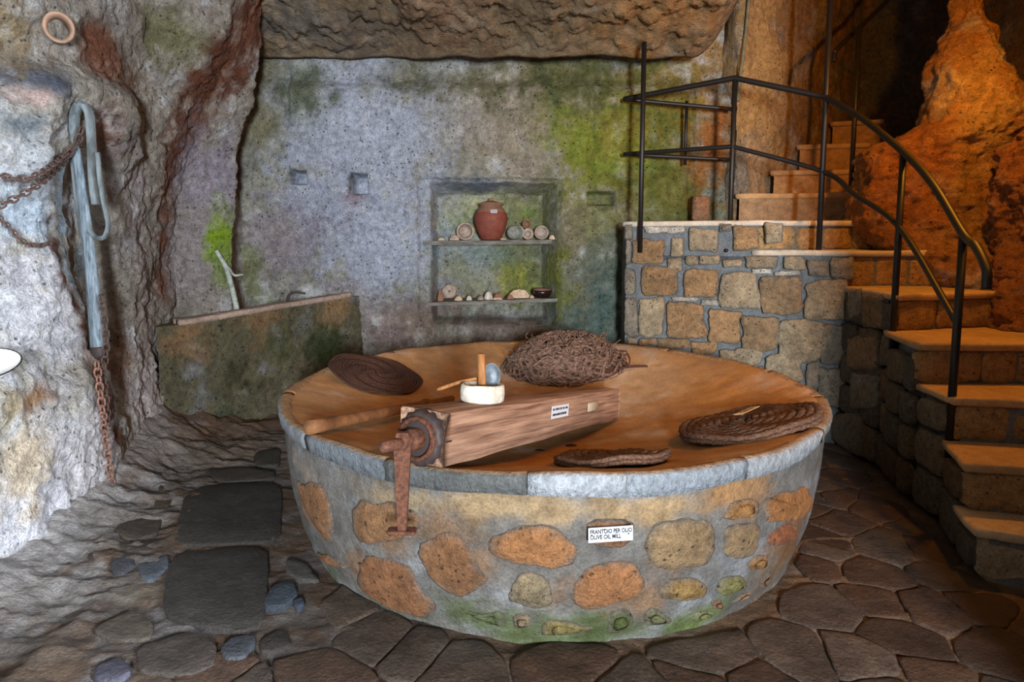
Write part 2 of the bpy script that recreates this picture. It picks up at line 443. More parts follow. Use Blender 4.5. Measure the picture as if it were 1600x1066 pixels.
# many small pits
pit = ridge(B, 24, 1, 77); D += .012 * sstep(.55, .9, fbm(B, 22, 2, 78) * 1.6)
G = B.copy(); G[..., 1] += D
N = -grid_normals(G); N *= np.sign(-N[..., 1:2] + 1e-9)
GRIDS['back'] = (G, N)
def wb(px, py, r, col, st=.85, zs=1.0): return (P(px, py, YB + .05), r * YB / 1000, zs, col, st)
def nb_(px, py, r, col, st=.9, zs=1.0): return (P(px, py, YB + .36), r * (YB + .36) / 1000, zs, col, st)
BL = [nb_(770, 335, 90, S(156, 160, 116), .9, .6), nb_(830, 335, 34, S(112, 136, 52), .9, 1.2), nb_(705, 345, 36, S(140, 148, 104), .8), nb_(815, 435, 55, S(134, 140, 62), .95, .9), nb_(735, 430, 55, S(142, 148, 122), .8, .8), nb_(770, 395, 90, S(118, 142, 128), .7, .2), nb_(690, 470, 40, S(132, 108, 94), .7), wb(980, 250, 230, S(124, 122, 78), .9), wb(900, 480, 130, S(104, 112, 96), .8), wb(850, 150, 160, S(138, 130, 98), .8), wb(470, 160, 110, S(120, 122, 96), .7), wb(1125, 70, 75, S(172, 132, 80), .95), wb(1125, 180, 48, S(164, 122, 76), .9, 1.4), wb(1040, 110, 60, S(140, 118, 66), .8, .5), wb(560, 210, 165, S(178, 188, 206), 1.0), wb(600, 370, 140, S(174, 184, 204), .95), wb(500, 330, 90, S(166, 174, 194), .8), wb(430, 390, 85, S(146, 136, 144), .7),
      wb(800, 190, 110, S(160, 152, 140), .7), wb(950, 230, 100, S(126, 140, 52), .95), wb(1010, 180, 90, S(126, 120, 50), .9), wb(466, 277, 15, S(62, 72, 46), 1.0), wb(561, 287, 17, S(58, 70, 44), 1.0), wb(941, 312, 22, S(78, 80, 34), 1.0),  # dark moss with painted shade inside the wall sockets
      wb(1030, 290, 75, S(106, 108, 46), .9), wb(940, 340, 45, S(120, 126, 84), .8), wb(475, 145, 42, S(92, 100, 66), .85, 1.3), wb(400, 170, 40, S(120, 116, 80), .7, 2),
      wb(640, 125, 60, S(98, 100, 76), .8, .5), wb(760, 130, 90, S(108, 108, 76), .75, .5), wb(900, 125, 100, S(92, 98, 60), .85, .6),
      wb(640, 505, 90, S(118, 98, 88), .8, .6), wb(790, 515, 110, S(112, 98, 92), .8, .4), wb(930, 470, 60, S(84, 104, 98), .9, 1.4), wb(890, 400, 45, S(132, 126, 104), .7, 2),
      wb(760, 340, 85, S(146, 152, 112), .95, .6), wb(850, 440, 48, S(122, 128, 52), .95, 1.2), wb(715, 430, 60, S(132, 140, 122), .9, .7), wb(705, 390, 40, S(118, 148, 140), .7, .4),
      wb(770, 292, 75, S(112, 122, 140), .85, .2), wb(385, 430, 38, S(112, 118, 76), .8, 2), wb(555, 310, 20, S(140, 112, 122), .6),
      wb(540, 470, 40, S(150, 140, 134), .6), wb(1110, 240, 40, S(168, 96, 40), .7, 2)]
colr = paint(G, S(146, 148, 138), BL)
wall_back = struct(obj('wall_back', G.reshape(-1, 3), grid_faces(*X.shape), M_WALL, None, colr.reshape(-1, 3)))

# ---- left wall: columns of (height, pixel column, distance) or (height, X, Y)
def XYp(px, Y, z): 
    dep = Y * CP - (z - ZC) * SP
    return (px - 800) / F * dep, Y
def pcol(rows): return [(z, *XYp(px, Y, z)) for z, px, Y in rows]
def xcol(Y, rows): return [(z, x, Y) for z, x in rows]
LW = [xcol(-.6, [(0, -2.5), (3.6, -2.5)]),
      xcol(1.6, [(0, -2.42), (.8, -2.36), (1.05, -2.6), (3.6, -2.5)]),
      xcol(2.9, [(0, -2.40), (.5, -2.37), (.86, -2.33), (.95, -2.45), (1.02, -2.62), (1.6, -2.62), (2.3, -2.60), (2.5, -2.78), (2.8, -2.66), (3.6, -2.4)]),
      xcol(3.4, [(0, -2.38), (.5, -2.40), (.72, -2.42), (.85, -2.50), (1.02, -2.54), (1.6, -2.54), (2.3, -2.56), (2.5, -2.74), (2.8, -2.62), (3.6, -2.35)]),
      pcol([(0, 192, 3.84), (.35, 182, 3.82), (.7, 165, 3.8), (1.2, 112, 3.64), (1.75, 66, 3.45), (2.2, 78, 3.5), (2.45, 95, 3.6), (2.6, 80, 3.7), (3.6, 60, 3.6)]),
      pcol([(0, 196, 3.90), (.4, 186, 4.12), (.9, 150, 4.22), (1.4, 120, 4.10), (1.9, 112, 4.02), (2.2, 130, 3.95), (2.45, 150, 3.9), (2.6, 145, 4.05), (3.6, 140, 4.0)]),
      pcol([(0, 205, 4.10), (.6, 190, 4.26), (1.2, 186, 4.35), (1.9, 180, 4.3), (2.25, 186, 4.12), (2.45, 192, 4.1), (2.6, 185, 4.3), (3.6, 190, 4.3)]),
      pcol([(0, 225, 4.35), (1.2, 214, 4.48), (2.2, 212, 4.55), (3.0, 230, 4.6), (3.7, 260, 4.55)]),
      pcol([(0, 262, 4.80), (1, 246, 4.92), (1.8, 246, 4.95), (2.3, 262, 4.98), (2.8, 310, 4.95), (3.2, 352, 4.9), (3.7, 380, 4.8)]),
      pcol([(0, 285, 5.10), (1, 272, 5.25), (1.8, 268, 5.28), (2.3, 290, 5.25), (2.8, 335, 5.2), (3.2, 372, 5.15), (3.7, 398, 5.0)]),
      pcol([(0, 330, 5.35), (1, 326, 5.40), (1.8, 330, 5.42), (2.3, 340, 5.42), (2.8, 368, 5.4), (3.2, 396, 5.35), (3.7, 412, 5.2)]),
      pcol([(0, 362, 5.45), (1, 362, 5.50), (1.8, 367, 5.52), (2.3, 370, 5.52), (2.8, 388, 5.5), (3.2, 406, 5.5), (3.7, 424, 5.3)]),
      xcol(5.72, [(0, -2.62), (1, -2.58), (2.3, -2.62), (2.8, -2.5), (3.7, -2.3)]),
      xcol(6.5, [(0, -2.7), (3.7, -2.6)])]
zl = nonuni([(-.1, .9, 100), (.9, 2.9, 200), (2.9, 3.75, 50)])
colsXY = []
for c in LW:
    c = np.array(c); colsXY.append(np.stack([np.interp(zl, c[:, 0], c[:, 1]), np.interp(zl, c[:, 0], c[:, 2])], -1))
colsXY = np.array(colsXY)                       # col, z, 2
cnt = [8, 14, 40, 52, 26, 26, 30, 40, 32, 34, 26, 20, 20]
G = []
for k, n in enumerate(cnt):
    s = np.linspace(0, 1, n, endpoint=False)[:, None, None]
    G.append(colsXY[k][None] * (1 - s) + colsXY[k + 1][None] * s)
G.append(colsXY[-1][None]); G = np.concatenate(G)      # s, z, 2
G = np.concatenate([G, np.broadcast_to(zl[None, :, None], G.shape[:2] + (1,))], -1).transpose(1, 0, 2).copy()
G = smooth_grid(G, 4)
N = grid_normals(G)
if N[60, 80, 0] < 0: N = -N
D = .09 * fbm(G, 1.4, 3, 21) + .03 * ridge(G, 1.8, 3, 22, (1, 1, .8)) + .04 * fbm(G, 5, 4, 23, .6) + .022 * fbm(G, 16, 3, 24, .65)
# striations on the pilaster
D += .006 * ridge(G, 14, 2, 25, (1, 1, .2)) * sstep(4.8, 5.1, G[..., 1])
# the rounded hole high in the wall
GRIDS['left'] = (G, N)
hc = on_grid('left', 212, 168)
D -= .16 * sstep(.13, .05, np.linalg.norm((G - hc) / np.array([1, 1, 1.15]), axis=-1))
G = G + N * D[..., None]
N = grid_normals(G); N = N if N[60, 80, 0] > 0 else -N
GRIDS['left'] = (G, N)
def lb(px, py, r, col, st=.85, zs=1.0):
    c = on_grid('left', px, py); return (c, r * 1.2 * c[1] / 1000, zs, col, min(1.0, st * 1.15))
BROWN = S(104, 66, 48)
LB = [lb(90, 840, 190, S(184, 184, 192), .95), lb(150, 720, 80, S(186, 184, 188), .8), lb(40, 720, 60, S(170, 152, 122), .7), lb(55, 620, 42, S(124, 90, 58), .8, .5),
      lb(20, 640, 40, S(150, 130, 90), .6), lb(60, 480, 90, S(174, 174, 180), .8), lb(100, 330, 60, S(172, 188, 204), .9), lb(45, 320, 50, S(170, 184, 198), .8), lb(40, 250, 60, S(168, 172, 178), .75),
      lb(60, 120, 55, S(72, 78, 92), .85, .5), lb(20, 190, 40, S(92, 104, 112), .8, .6), lb(50, 150, 30, S(178, 156, 150), .8, .5), lb(30, 50, 60, S(124, 106, 76), .8),
      lb(120, 60, 50, S(130, 118, 106), .6), lb(170, 90, 55, BROWN * 1.25, .85, .7), lb(150, 210, 34, S(98, 64, 46), .85, 1.6), lb(200, 120, 26, S(110, 74, 48), .85),
      lb(110, 420, 26, S(112, 132, 140), .6, 1.6), lb(200, 300, 50, S(160, 154, 160), .7, 2), lb(215, 60, 50, S(138, 134, 128), .7), lb(270, 55, 46, S(116, 116, 84), .8),
      lb(160, 600, 22, S(94, 62, 44), .7, 2.5), lb(190, 560, 20, S(112, 80, 58), .7, 3), lb(240, 620, 60, S(176, 172, 176), .8, 1.4), lb(225, 470, 40, S(150, 140, 136), .7, 2),
      lb(130, 400, 20, S(120, 140, 150), .5)]
for px, py, r in ((395, 30, 48), (370, 70, 50), (345, 110, 46), (318, 150, 44), (296, 195, 38), (278, 235, 34), (266, 280, 30), (258, 330, 28), (256, 390, 26), (254, 440, 26), (262, 540, 22), (275, 600, 20)):
    LB.append(lb(px, py, r, BROWN, .9, 1.3))
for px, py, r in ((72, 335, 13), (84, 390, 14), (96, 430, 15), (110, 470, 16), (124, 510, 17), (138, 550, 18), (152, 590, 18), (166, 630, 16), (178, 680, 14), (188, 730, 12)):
    LB.append(lb(px + 8, py, r, S(78, 50, 36), .9, 1.6))  # crevice line: brown stain with its shade painted in
LB += [lb(325, 270, 55, S(142, 138, 150), .85, 1.6), lb(310, 400, 50, S(142, 136, 138), .8, 1.4), lb(346, 368, 26, S(128, 160, 36), .95, 1.6), lb(352, 420, 18, S(120, 140, 70), .7, 2)]
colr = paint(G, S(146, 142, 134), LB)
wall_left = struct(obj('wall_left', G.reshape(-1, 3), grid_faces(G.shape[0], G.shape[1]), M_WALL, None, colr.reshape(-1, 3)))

# ---- ceiling: rough roof dropping to a lip in front of the back wall, rising over the stair
cx = nonuni([(-3.2, -2.3, 30), (-2.3, 2.2, 260), (2.2, 5.6, 60)])
tv = nonuni([(0, .55, 20), (.55, 1.0, 110)])
Xc, T = np.meshgrid(cx, tv)
edge = 6.17 - .25 * sstep(-1.1, -.5, Xc) + .06 * fbm(np.stack([Xc, 0 * Xc, 0 * Xc], -1), 1.5, 3, 31)
zed = 3.25 - .07 * sstep(-1.2, -.4, Xc) + 1.15 * sstep(1.6, 2.5, Xc) + .03 * fbm(np.stack([Xc, 0 * Xc, 0 * Xc], -1), 4, 3, 32)
Yc = -2.0 + (edge + 2.0) * T
Zc = zed + .30 * np.clip(edge - Yc, 0, 1.3) + .05 * np.clip(edge - Yc - 1.3, 0, 5)
G = np.stack([Xc, Yc, Zc], -1)
Gd = .09 * fbm(G, 1.1, 3, 33) + .08 * ridge(G, 2.6, 4, 34, (1, .6, 1)) + .06 * fbm(G, 7, 4, 35, .65) + .03 * ridge(G, 12, 3, 36)
G[..., 2] += Gd * sstep(1.0, .985, T) + .01
lip = G[-1].copy(); l1 = lip + [0, .03, .05]; l2 = lip + [0, .05, .5]
G = np.concatenate([G, l1[None], l2[None]])
GRIDS['ceil'] = (G, -np.abs(grid_normals(G)))
CB = [(P(480, 60, 5.6), .45, 1, S(142, 138, 128), .8), (P(430, 80, 5.8), .3, 1, S(118, 112, 112), .7), (P(560, 90, 5.9), .5, 1, S(128, 116, 104), .7), (P(455, 20, 5.2), .2, 1, S(176, 170, 140), .7),
      (P(1050, 40, 5.3), .8, 1, S(178, 134, 82), .8), (P(700, 30, 5.2), .7, 1, S(146, 112, 86), .7), (P(820, 70, 5.6), .5, 1, S(142, 124, 92), .6)]
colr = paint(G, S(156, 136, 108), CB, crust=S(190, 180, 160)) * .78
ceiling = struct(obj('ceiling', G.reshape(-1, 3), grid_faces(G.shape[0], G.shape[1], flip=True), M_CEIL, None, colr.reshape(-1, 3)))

# ---- right-hand rock: side of the upper flight, the dark stairwell and the rock beyond the steps
RW = np.array([(2.03, 6.32), (2.05, 5.97), (2.45, 6.2), (2.85, 6.48), (3.35, 6.85), (4.0, 7.7), (5.2, 7.8), (5.3, 5.5), (4.4, 4.4), (4.1, 3.0), (4.3, 1.5), (5.6, 0.0)])
cn = [10, 40, 40, 50, 30, 30, 20, 30, 24, 20, 20]
pl = []
for k, n in enumerate(cn):
    s = np.linspace(0, 1, n, endpoint=False)[:, None]; pl.append(RW[k] * (1 - s) + RW[k + 1] * s)
pl = np.concatenate(pl + [RW[-1:]])
zr = np.linspace(-.1, 4.5, 190)
G = np.zeros((len(zr), len(pl), 3)); G[..., :2] = pl[None]; G[..., 2] = zr[:, None]
G = smooth_grid(G, 3); N = -grid_normals(G)
if N[50, 60, 1] > 0: N = -N
G = G + N * (.10 * fbm(G, 1.0, 3, 41) + .05 * ridge(G, 2.5, 3, 42) + .02 * fbm(G, 8, 3, 43))[..., None]
GRIDS['right'] = (G, N)
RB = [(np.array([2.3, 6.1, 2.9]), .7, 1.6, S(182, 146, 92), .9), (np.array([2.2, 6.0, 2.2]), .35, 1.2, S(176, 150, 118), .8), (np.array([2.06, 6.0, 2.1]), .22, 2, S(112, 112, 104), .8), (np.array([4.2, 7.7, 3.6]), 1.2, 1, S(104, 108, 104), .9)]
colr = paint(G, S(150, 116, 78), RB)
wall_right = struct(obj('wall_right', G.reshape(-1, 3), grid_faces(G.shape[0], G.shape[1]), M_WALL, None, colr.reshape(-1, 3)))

# ---- unseen rock jamb right of the viewer, added to keep daylight off the stair
V_, F_ = [], []
jx_ = np.linspace(1.57, 4.6, 24); jz_ = np.linspace(-.1, 4.2, 30)
Xj, Zj = np.meshgrid(jx_, jz_)
Gj = np.stack([Xj, .9 - .15 * (Xj - 1.57), Zj], -1)
Gj[..., 1] += .08 * fbm(Gj, 2, 3, 45) * sstep(1.57, 1.9, Xj); Gk = Gj[:, ::-1] - [0, .3, 0]
Gj = np.concatenate([Gj, Gk], 1)
struct(obj('wall_front_blocker', Gj.reshape(-1, 3), [tuple(f) for f in grid_faces(30, 48, True)], M_WALL, None, paint(Gj, S(150, 140, 130), []).reshape(-1, 3)))

# ---- floor
BC, BR, BBASE, RIM = np.array([.214, 3.78]), 1.52, 1.385, .731     # mill: centre, rim radius, foot radius, rim height
fx = nonuni([(-3.0, -2.6, 8), (-2.6, 3.0, 330), (3.0, 4.2, 30)])
fy = nonuni([(-2.0, 1.9, 30), (1.9, 5.2, 260), (5.2, 6.6, 40)])
Xf, Yf = np.meshgrid(fx, fy)
G = np.stack([Xf, Yf, 0 * Xf], -1)
left_rise = sstep(-1.3, -2.3, Xf)
def floor_rise(x): return .05 * sstep(-1.5, -2.5, x) + .15 * np.clip((-1.95 - x) / .55, 0, 1.6) ** 2.2
G[..., 2] = .012 * fbm(G, 1.2, 3, 51) + .010 * ridge(G, 5, 3, 52, (.7, 1.5, 1)) + .006 * fbm(G, 14, 2, 53) + floor_rise(Xf) - .012
G[..., 2] += (.045 * ridge(G, 3.6, 4, 55, (1, 1.25, 1)) + .028 * fbm(G, 9, 4, 56, .65)) * (.15 + .85 * left_rise) * sstep(1.3, 1.42, np.hypot(Xf - BC[0], Yf - BC[1]))* sstep(-.2, -1.0, Xf)
GRIDS['floor'] = (G, np.broadcast_to(np.array([0, 0, 1.]), G.shape))
def fb(px, py, r, col, st=.85):
    c = Pz(px, py, 0); return (c, r * c[1] / 1000, 1, col, st)
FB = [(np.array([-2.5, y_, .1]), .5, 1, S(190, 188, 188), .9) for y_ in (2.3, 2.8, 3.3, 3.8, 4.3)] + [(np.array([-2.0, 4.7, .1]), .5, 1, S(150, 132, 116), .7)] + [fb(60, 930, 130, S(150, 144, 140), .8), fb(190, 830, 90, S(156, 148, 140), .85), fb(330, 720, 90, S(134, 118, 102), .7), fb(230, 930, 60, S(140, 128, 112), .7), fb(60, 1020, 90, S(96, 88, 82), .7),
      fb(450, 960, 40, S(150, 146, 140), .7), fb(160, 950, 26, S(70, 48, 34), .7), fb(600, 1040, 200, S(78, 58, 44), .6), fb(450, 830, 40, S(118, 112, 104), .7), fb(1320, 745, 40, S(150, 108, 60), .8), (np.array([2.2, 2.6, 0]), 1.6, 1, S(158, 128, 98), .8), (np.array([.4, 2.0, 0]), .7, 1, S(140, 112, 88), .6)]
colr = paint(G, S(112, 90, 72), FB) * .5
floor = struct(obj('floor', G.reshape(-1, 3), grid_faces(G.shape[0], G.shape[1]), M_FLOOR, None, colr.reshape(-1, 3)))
def floor_z(uv):
    x, y = uv[..., 0], uv[..., 1]; return floor_rise(x) - .006 + .006 * sstep(-.6, -1.2, x)
def fr_floor(uv, h): return np.c_[uv, floor_z(uv) + h]

# hand-traced slabs left of the mill
SL = [([(288, 778), (330, 762), (442, 752), (438, 848), (330, 852), (268, 856)], (62, 58, 54), .018), ([(268, 864), (420, 852), (418, 930), (404, 985), (372, 990), (300, 975), (250, 962)], (60, 56, 52), .016),
      ([(172, 872), (208, 868), (214, 884), (190, 902), (174, 898)], (64, 66, 72), .016), ([(216, 886), (262, 868), (266, 884), (234, 910), (222, 906)], (84, 90, 100), .016),
      ([(138, 876), (160, 872), (164, 882), (142, 888)], (66, 56, 50), .014), ([(412, 936), (428, 912), (462, 910), (466, 932), (438, 950), (410, 948)], (62, 72, 84), .018), ([(455, 938), (472, 932), (478, 944), (464, 952)], (56, 66, 80), .016),
      ([(344, 1014), (360, 996), (396, 990), (402, 1008), (380, 1030), (350, 1032)], (72, 76, 84), .018), ([(404, 1000), (446, 978), (458, 1006), (430, 1018), (408, 1020)], (54, 48, 44), .014),
      ([(146, 1040), (190, 1026), (206, 1050), (180, 1066), (150, 1062)], (76, 74, 88), .014), ([(318, 742), (380, 732), (432, 736), (430, 748), (340, 758)], (70, 64, 58), .014), ([(250, 770), (284, 764), (262, 800), (238, 806)], (92, 78, 64), .012),
      ([(176, 836), (230, 815), (256, 812), (246, 840), (200, 852)], (78, 68, 58), .012), ([(172, 862), (180, 856), (250, 848), (262, 860), (215, 868)], (74, 64, 56), .012),
      ([(206, 950), (240, 972), (236, 1000), (170, 1000), (140, 985)], (86, 76, 66), .012), ([(212, 1010), (300, 985), (340, 1000), (335, 1040), (290, 1056), (215, 1050)], (74, 64, 58), .012),
      ([(395, 712), (438, 700), (438, 728), (400, 730)], (70, 66, 60), .016), ([(448, 872), (480, 880), (500, 908), (470, 906), (446, 892)], (84, 82, 78), .014)]
for k, (poly, c, h) in enumerate(SL):
    q = np.array([Pz(px, py, .01)[:2] for px, py in poly])
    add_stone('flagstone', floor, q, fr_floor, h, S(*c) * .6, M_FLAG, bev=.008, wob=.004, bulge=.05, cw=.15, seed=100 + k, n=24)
used = [np.array([Pz(px, py, .01)[:2] for px, py in poly]) for poly, _, _ in SL]
# Voronoi flags in front of and right of the mill
def clip(poly, nrm, d):
    out = []
    for i in range(len(poly)):
        a, b = poly[i], poly[(i + 1) % len(poly)]; da, db = nrm @ a - d, nrm @ b - d
        if da <= 0: out.append(a)
        if da * db < 0: out.append(a + (b - a) * da / (da - db))
    return out
seeds = []
r2 = np.random.default_rng(3)
tries = 0
while len(seeds) < 330 and tries < 60000:
    tries += 1
    p = np.array([r2.uniform(-2.4, 3.6), r2.uniform(1.5, 5.4)])
    md = r2.choice([.15, .20, .27]) 
    if all(np.linalg.norm((p - s)) > md for s in seeds): seeds.append(p)
seeds = np.array(seeds)
STAIR_EDGE = [(2.54, 4.82), (2.5, 4.15), (2.40, 3.70), (2.38, 3.4), (2.23, 3.06), (2.16, 2.86), (2.3, 2.75), (3.6, 2.2)]
def right_of_stairs(p):
    if p[1] > 4.82: return p[0] > 2.0
    ys = [e[1] for e in STAIR_EDGE[::-1]]; xs_ = [e[0] for e in STAIR_EDGE[::-1]]
    return p[0] > np.interp(p[1], ys, xs_) - .02
nflag = 0
for k, s in enumerate(seeds):
    if np.linalg.norm(s - BC) < BBASE + .03 or right_of_stairs(s) or s[1] > 5.1: continue
    if s[0] < -.85 and s[1] > 1.98 and not (s[1] < 2.35 and s[0] > -1.2): continue
    poly = [s + d for d in np.array([(-.4, -.4), (.4, -.4), (.4, .4), (-.4, .4)])]
    near = seeds[np.argsort(((seeds - s) ** 2).sum(1))[1:22]]
    for o_ in near:
        nrm = (o_ - s) / np.linalg.norm(o_ - s); d = nrm @ ((o_ + s) / 2) - .004
        poly = clip(poly, nrm, d)
        if len(poly) < 3: break
    if len(poly) < 3: continue
    # stay clear of the mill's foot
    nrm = (BC - s) / np.linalg.norm(BC - s); poly = clip(poly, nrm, nrm @ BC - BBASE - .015)
    if len(poly) < 3: continue
    q = resample(np.array(poly), 26); w3 = np.c_[q, 0 * q[:, 0]]; q = q + .05 * np.stack([fbm(w3, 2.2, 3, 57), fbm(w3 + 40, 2.2, 3, 58)], 1)
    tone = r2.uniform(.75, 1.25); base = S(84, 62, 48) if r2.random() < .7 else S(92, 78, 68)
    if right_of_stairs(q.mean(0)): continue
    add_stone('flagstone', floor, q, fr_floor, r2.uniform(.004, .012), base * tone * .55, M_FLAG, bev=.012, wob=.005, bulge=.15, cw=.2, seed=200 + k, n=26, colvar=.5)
    nflag += 1
print('flagstones', nflag)

# ================================================================== THE OLIVE MILL
PR = np.array([(0, .440), (.25, .444), (.55, .480), (.9, .555), (1.2, .640), (1.42, .710), (1.50, .729), (1.52, .731)])
def bowl_z(r): return np.interp(r, PR[:, 0], PR[:, 1])
def body_r(z): return np.interp(z, [-.1, 0, .12, .25, .45, .66, .8], [BBASE, BBASE, 1.43, 1.462, 1.490, 1.503, 1.505])
def on_bowl(px, py, lift=0.0):
    d = ray(px, py); t = .3
    lo, hi = 2.0, 6.5
    for t in np.linspace(1.5, 6.5, 4000):
        p = d * t + [0, 0, ZC]; r = np.hypot(*(p[:2] - BC))
        if r < BR and p[2] < bowl_z(r) + lift: return p
    return p
def bowl_normal(p):
    v = p[:2] - BC; r = np.hypot(*v); s = (bowl_z(r + .05) - bowl_z(max(r - .05, 0))) / .1
    n = np.array([-v[0] / r * s, -v[1] / r * s, 1]); return n / np.linalg.norm(n)
def on_body(px, py):
    d = ray(px, py)
    for t in np.linspace(1.8, 4.6, 4000):
        p = d * t + [0, 0, ZC]
        if np.hypot(*(p[:2] - BC)) < body_r(p[2]): return p
    return None
mill = thing('olive_mill', 'large round olive mill basin with grey rim on a rubble stone base', 'mill basin', (*BC, 0))
nt_ = 300
th = np.linspace(0, 2 * np.pi, nt_, endpoint=False)
rimw = .02 * fbm(np.stack([np.cos(th) * 2, np.sin(th) * 2, 0 * th], -1), 1.5, 4, 61)       # uneven rim
rimz = .012 * fbm(np.stack([np.cos(th) * 3, np.sin(th) * 3, 0 * th], -1), 2.0, 3, 62)
rr = np.r_[np.linspace(.03, 1.42, 46), 1.46, 1.49]
Gb = np.zeros((len(rr), nt_, 3))
for i, r in enumerate(rr):
    q = r + rimw * (r / 1.5) ** 3
    Gb[i, :, 0] = BC[0] + q * np.cos(th); Gb[i, :, 1] = BC[1] + q * np.sin(th)
    Gb[i, :, 2] = bowl_z(r) + rimz * (r / 1.5) ** 3
Gb[..., 2] += .012 * fbm(Gb, 2.2, 3, 63) + .004 * ridge(Gb, 7, 2, 64)
bb = lambda px, py, r, c, st: (on_bowl(px, py), r, 1, c, st)
col_b = paint(Gb, S(158, 122, 86), [bb(1000, 600, .5, S(176, 152, 126), .7), bb(620, 650, .5, S(164, 112, 50), .7), bb(1150, 600, .45, S(168, 118, 56), .7), bb(820, 720, .5, S(166, 112, 48), .7), bb(700, 560, .4, S(160, 134, 108), .6), bb(500, 620, .3, S(172, 148, 122), .7)], seed=66)  # orange lamplight and pale daylight patches are painted into the bowl colour
col_b = (col_b * .75 + .25 * S(160, 120, 74)) * np.array([1.12, 1.08, .98])
Vb = np.concatenate([Gb.reshape(-1, 3), [[BC[0], BC[1], .44]]]); nbv = len(Vb) - 1
Fb = [tuple(q) for q in grid_faces(len(rr), nt_, True)] + [(i, nbv, (i + 1) % nt_) for i in range(nt_)]
obj('bowl', Vb, Fb, M_BOWL, mill, np.vstack([col_b.reshape(-1, 3), col_b[0, :1]]))
# rubble wall: mortar body
zb = np.linspace(-.03, .70, 60)
Gw = np.zeros((60, nt_, 3))
for i, z in enumerate(zb):
    q = body_r(z) + rimw * (z / .7)
    Gw[i, :, 0] = BC[0] + q * np.cos(th); Gw[i, :, 1] = BC[1] + q * np.sin(th); Gw[i, :, 2] = z
rad = Gw.copy(); rad[..., :2] -= BC; rad[..., 2] = 0; rad /= np.linalg.norm(rad, axis=-1, keepdims=True)
Gw += rad * (.008 * fbm(Gw, 4, 4, 67) + .004 * fbm(Gw, 13, 3, 68) - .002)[..., None]
def mb(px, py, r, c, st, zs=1.0): return (on_body(px, py), r, zs, c, st)
GREEN = S(96, 112, 62)
MB_ = [mb(790, 795, .32, S(186, 160, 122), .9, .25), mb(1000, 800, .35, S(188, 158, 116), .9, .25), mb(620, 780, .25, S(170, 150, 118), .8, .25), mb(1150, 770, .25, S(180, 136, 90), .9, .3), mb(480, 740, .2, S(170, 156, 138), .8, .4),
       mb(760, 970, .2, GREEN, .8, .6), mb(880, 990, .25, GREEN, .8, .5), mb(980, 985, .2, GREEN * .8, .85, .6), mb(1100, 960, .16, S(112, 132, 66), .9, .7), mb(590, 940, .2, S(90, 100, 66), .7, .6), mb(1200, 900, .2, S(140, 108, 72), .6), mb(520, 900, .12, S(110, 122, 92), .8), mb(1240, 820, .2, S(146, 98, 52), .8)]
col_w = paint(Gw, S(122, 120, 116), MB_ + [mb(px, py, .13, S(150, 116, 84), .75, .7) for px, py in ((480, 800), (600, 830), (1060, 870), (1210, 850), (745, 880), (1170, 800), (860, 930), (1000, 940), (560, 890), (690, 820))], seed=69) * .58
obj('body', Gw.reshape(-1, 3), [tuple(q) for q in grid_faces(60, nt_, True)], M_MORTAR, mill, col_w.reshape(-1, 3))
# grey rim blocks, each a length of the chipped edge
cuts = np.radians([-170, -138, -118, -96, -82, -62, -38, -14, 12, 48, 92, 138, 190])
for k in range(len(cuts) - 1):
    a0, a1 = cuts[k] + .0012, cuts[k + 1] - .0012; m = max(8, int((a1 - a0) / .03))
    tt = np.linspace(a0, a1, m)
    rw = np.interp(np.mod(tt, 2 * np.pi), np.r_[th, 2 * np.pi], np.r_[rimw, rimw[0]]); rz = np.interp(np.mod(tt, 2 * np.pi), np.r_[th, 2 * np.pi], np.r_[rimz, rimz[0]])
    front = np.clip(-np.sin(tt), 0, 1); thick = .045 + .045 * front + .012 * fbm(np.stack([np.cos(tt) * 5, np.sin(tt) * 5, 0 * tt], -1), 1, 2, 71)
    sec = [(1.44, -.010, 0), (1.475, .004, 0), (1.507, .003, 0), (1.522, -.006, 0), (1.527, -.02, 0), (1.522, -.5, 1), (1.518, -.97, 1), (1.50, -1.0, 1), (1.44, -1.0, 1)]
    R = []
    for r, dz, kind in sec:
        z = bowl_z(min(r, 1.52)) + rz + (dz if not kind else dz * thick) if r != 1.44 or kind else bowl_z(1.44) + rz + dz
        if kind: z = RIM + rz + dz * thick
        q = r + rw
        R.append(np.stack([BC[0] + q * np.cos(tt), BC[1] + q * np.sin(tt), z], -1))
    R = np.stack(R, 1)                           # m, sec, 3
    out = np.stack([np.cos(tt), np.sin(tt), 0 * tt], -1)
    R[:, 3:8] += out[:, None] * (.008 * ridge(R[:, 3:8], 16, 3, 72))[..., None]
    ns = len(sec)
    Fr = [tuple(q) for q in grid_faces(m, ns, True)] + [tuple(range(ns))[::-1], tuple((m - 1) * ns + i for i in range(ns))]
    grey = [S(150, 156, 164), S(122, 130, 138), S(112, 116, 116), S(176, 184, 192), S(166, 176, 186), S(178, 184, 190), S(150, 146, 138), S(150, 120, 84)][k % 8]
    if k > 7: grey = S(150, 126, 96)
    cc = np.repeat((grey[None] * .72 * (1 + .3 * fbm(R[:, 0], 6, 3, 73)[:, None]))[:, None], ns, 1)
    cc[:, :3] = S(160, 128, 94)
    obj('rim_block', R.reshape(-1, 3), [f[::-1] for f in Fr], M_RIM, mill, cc.reshape(-1, 3))
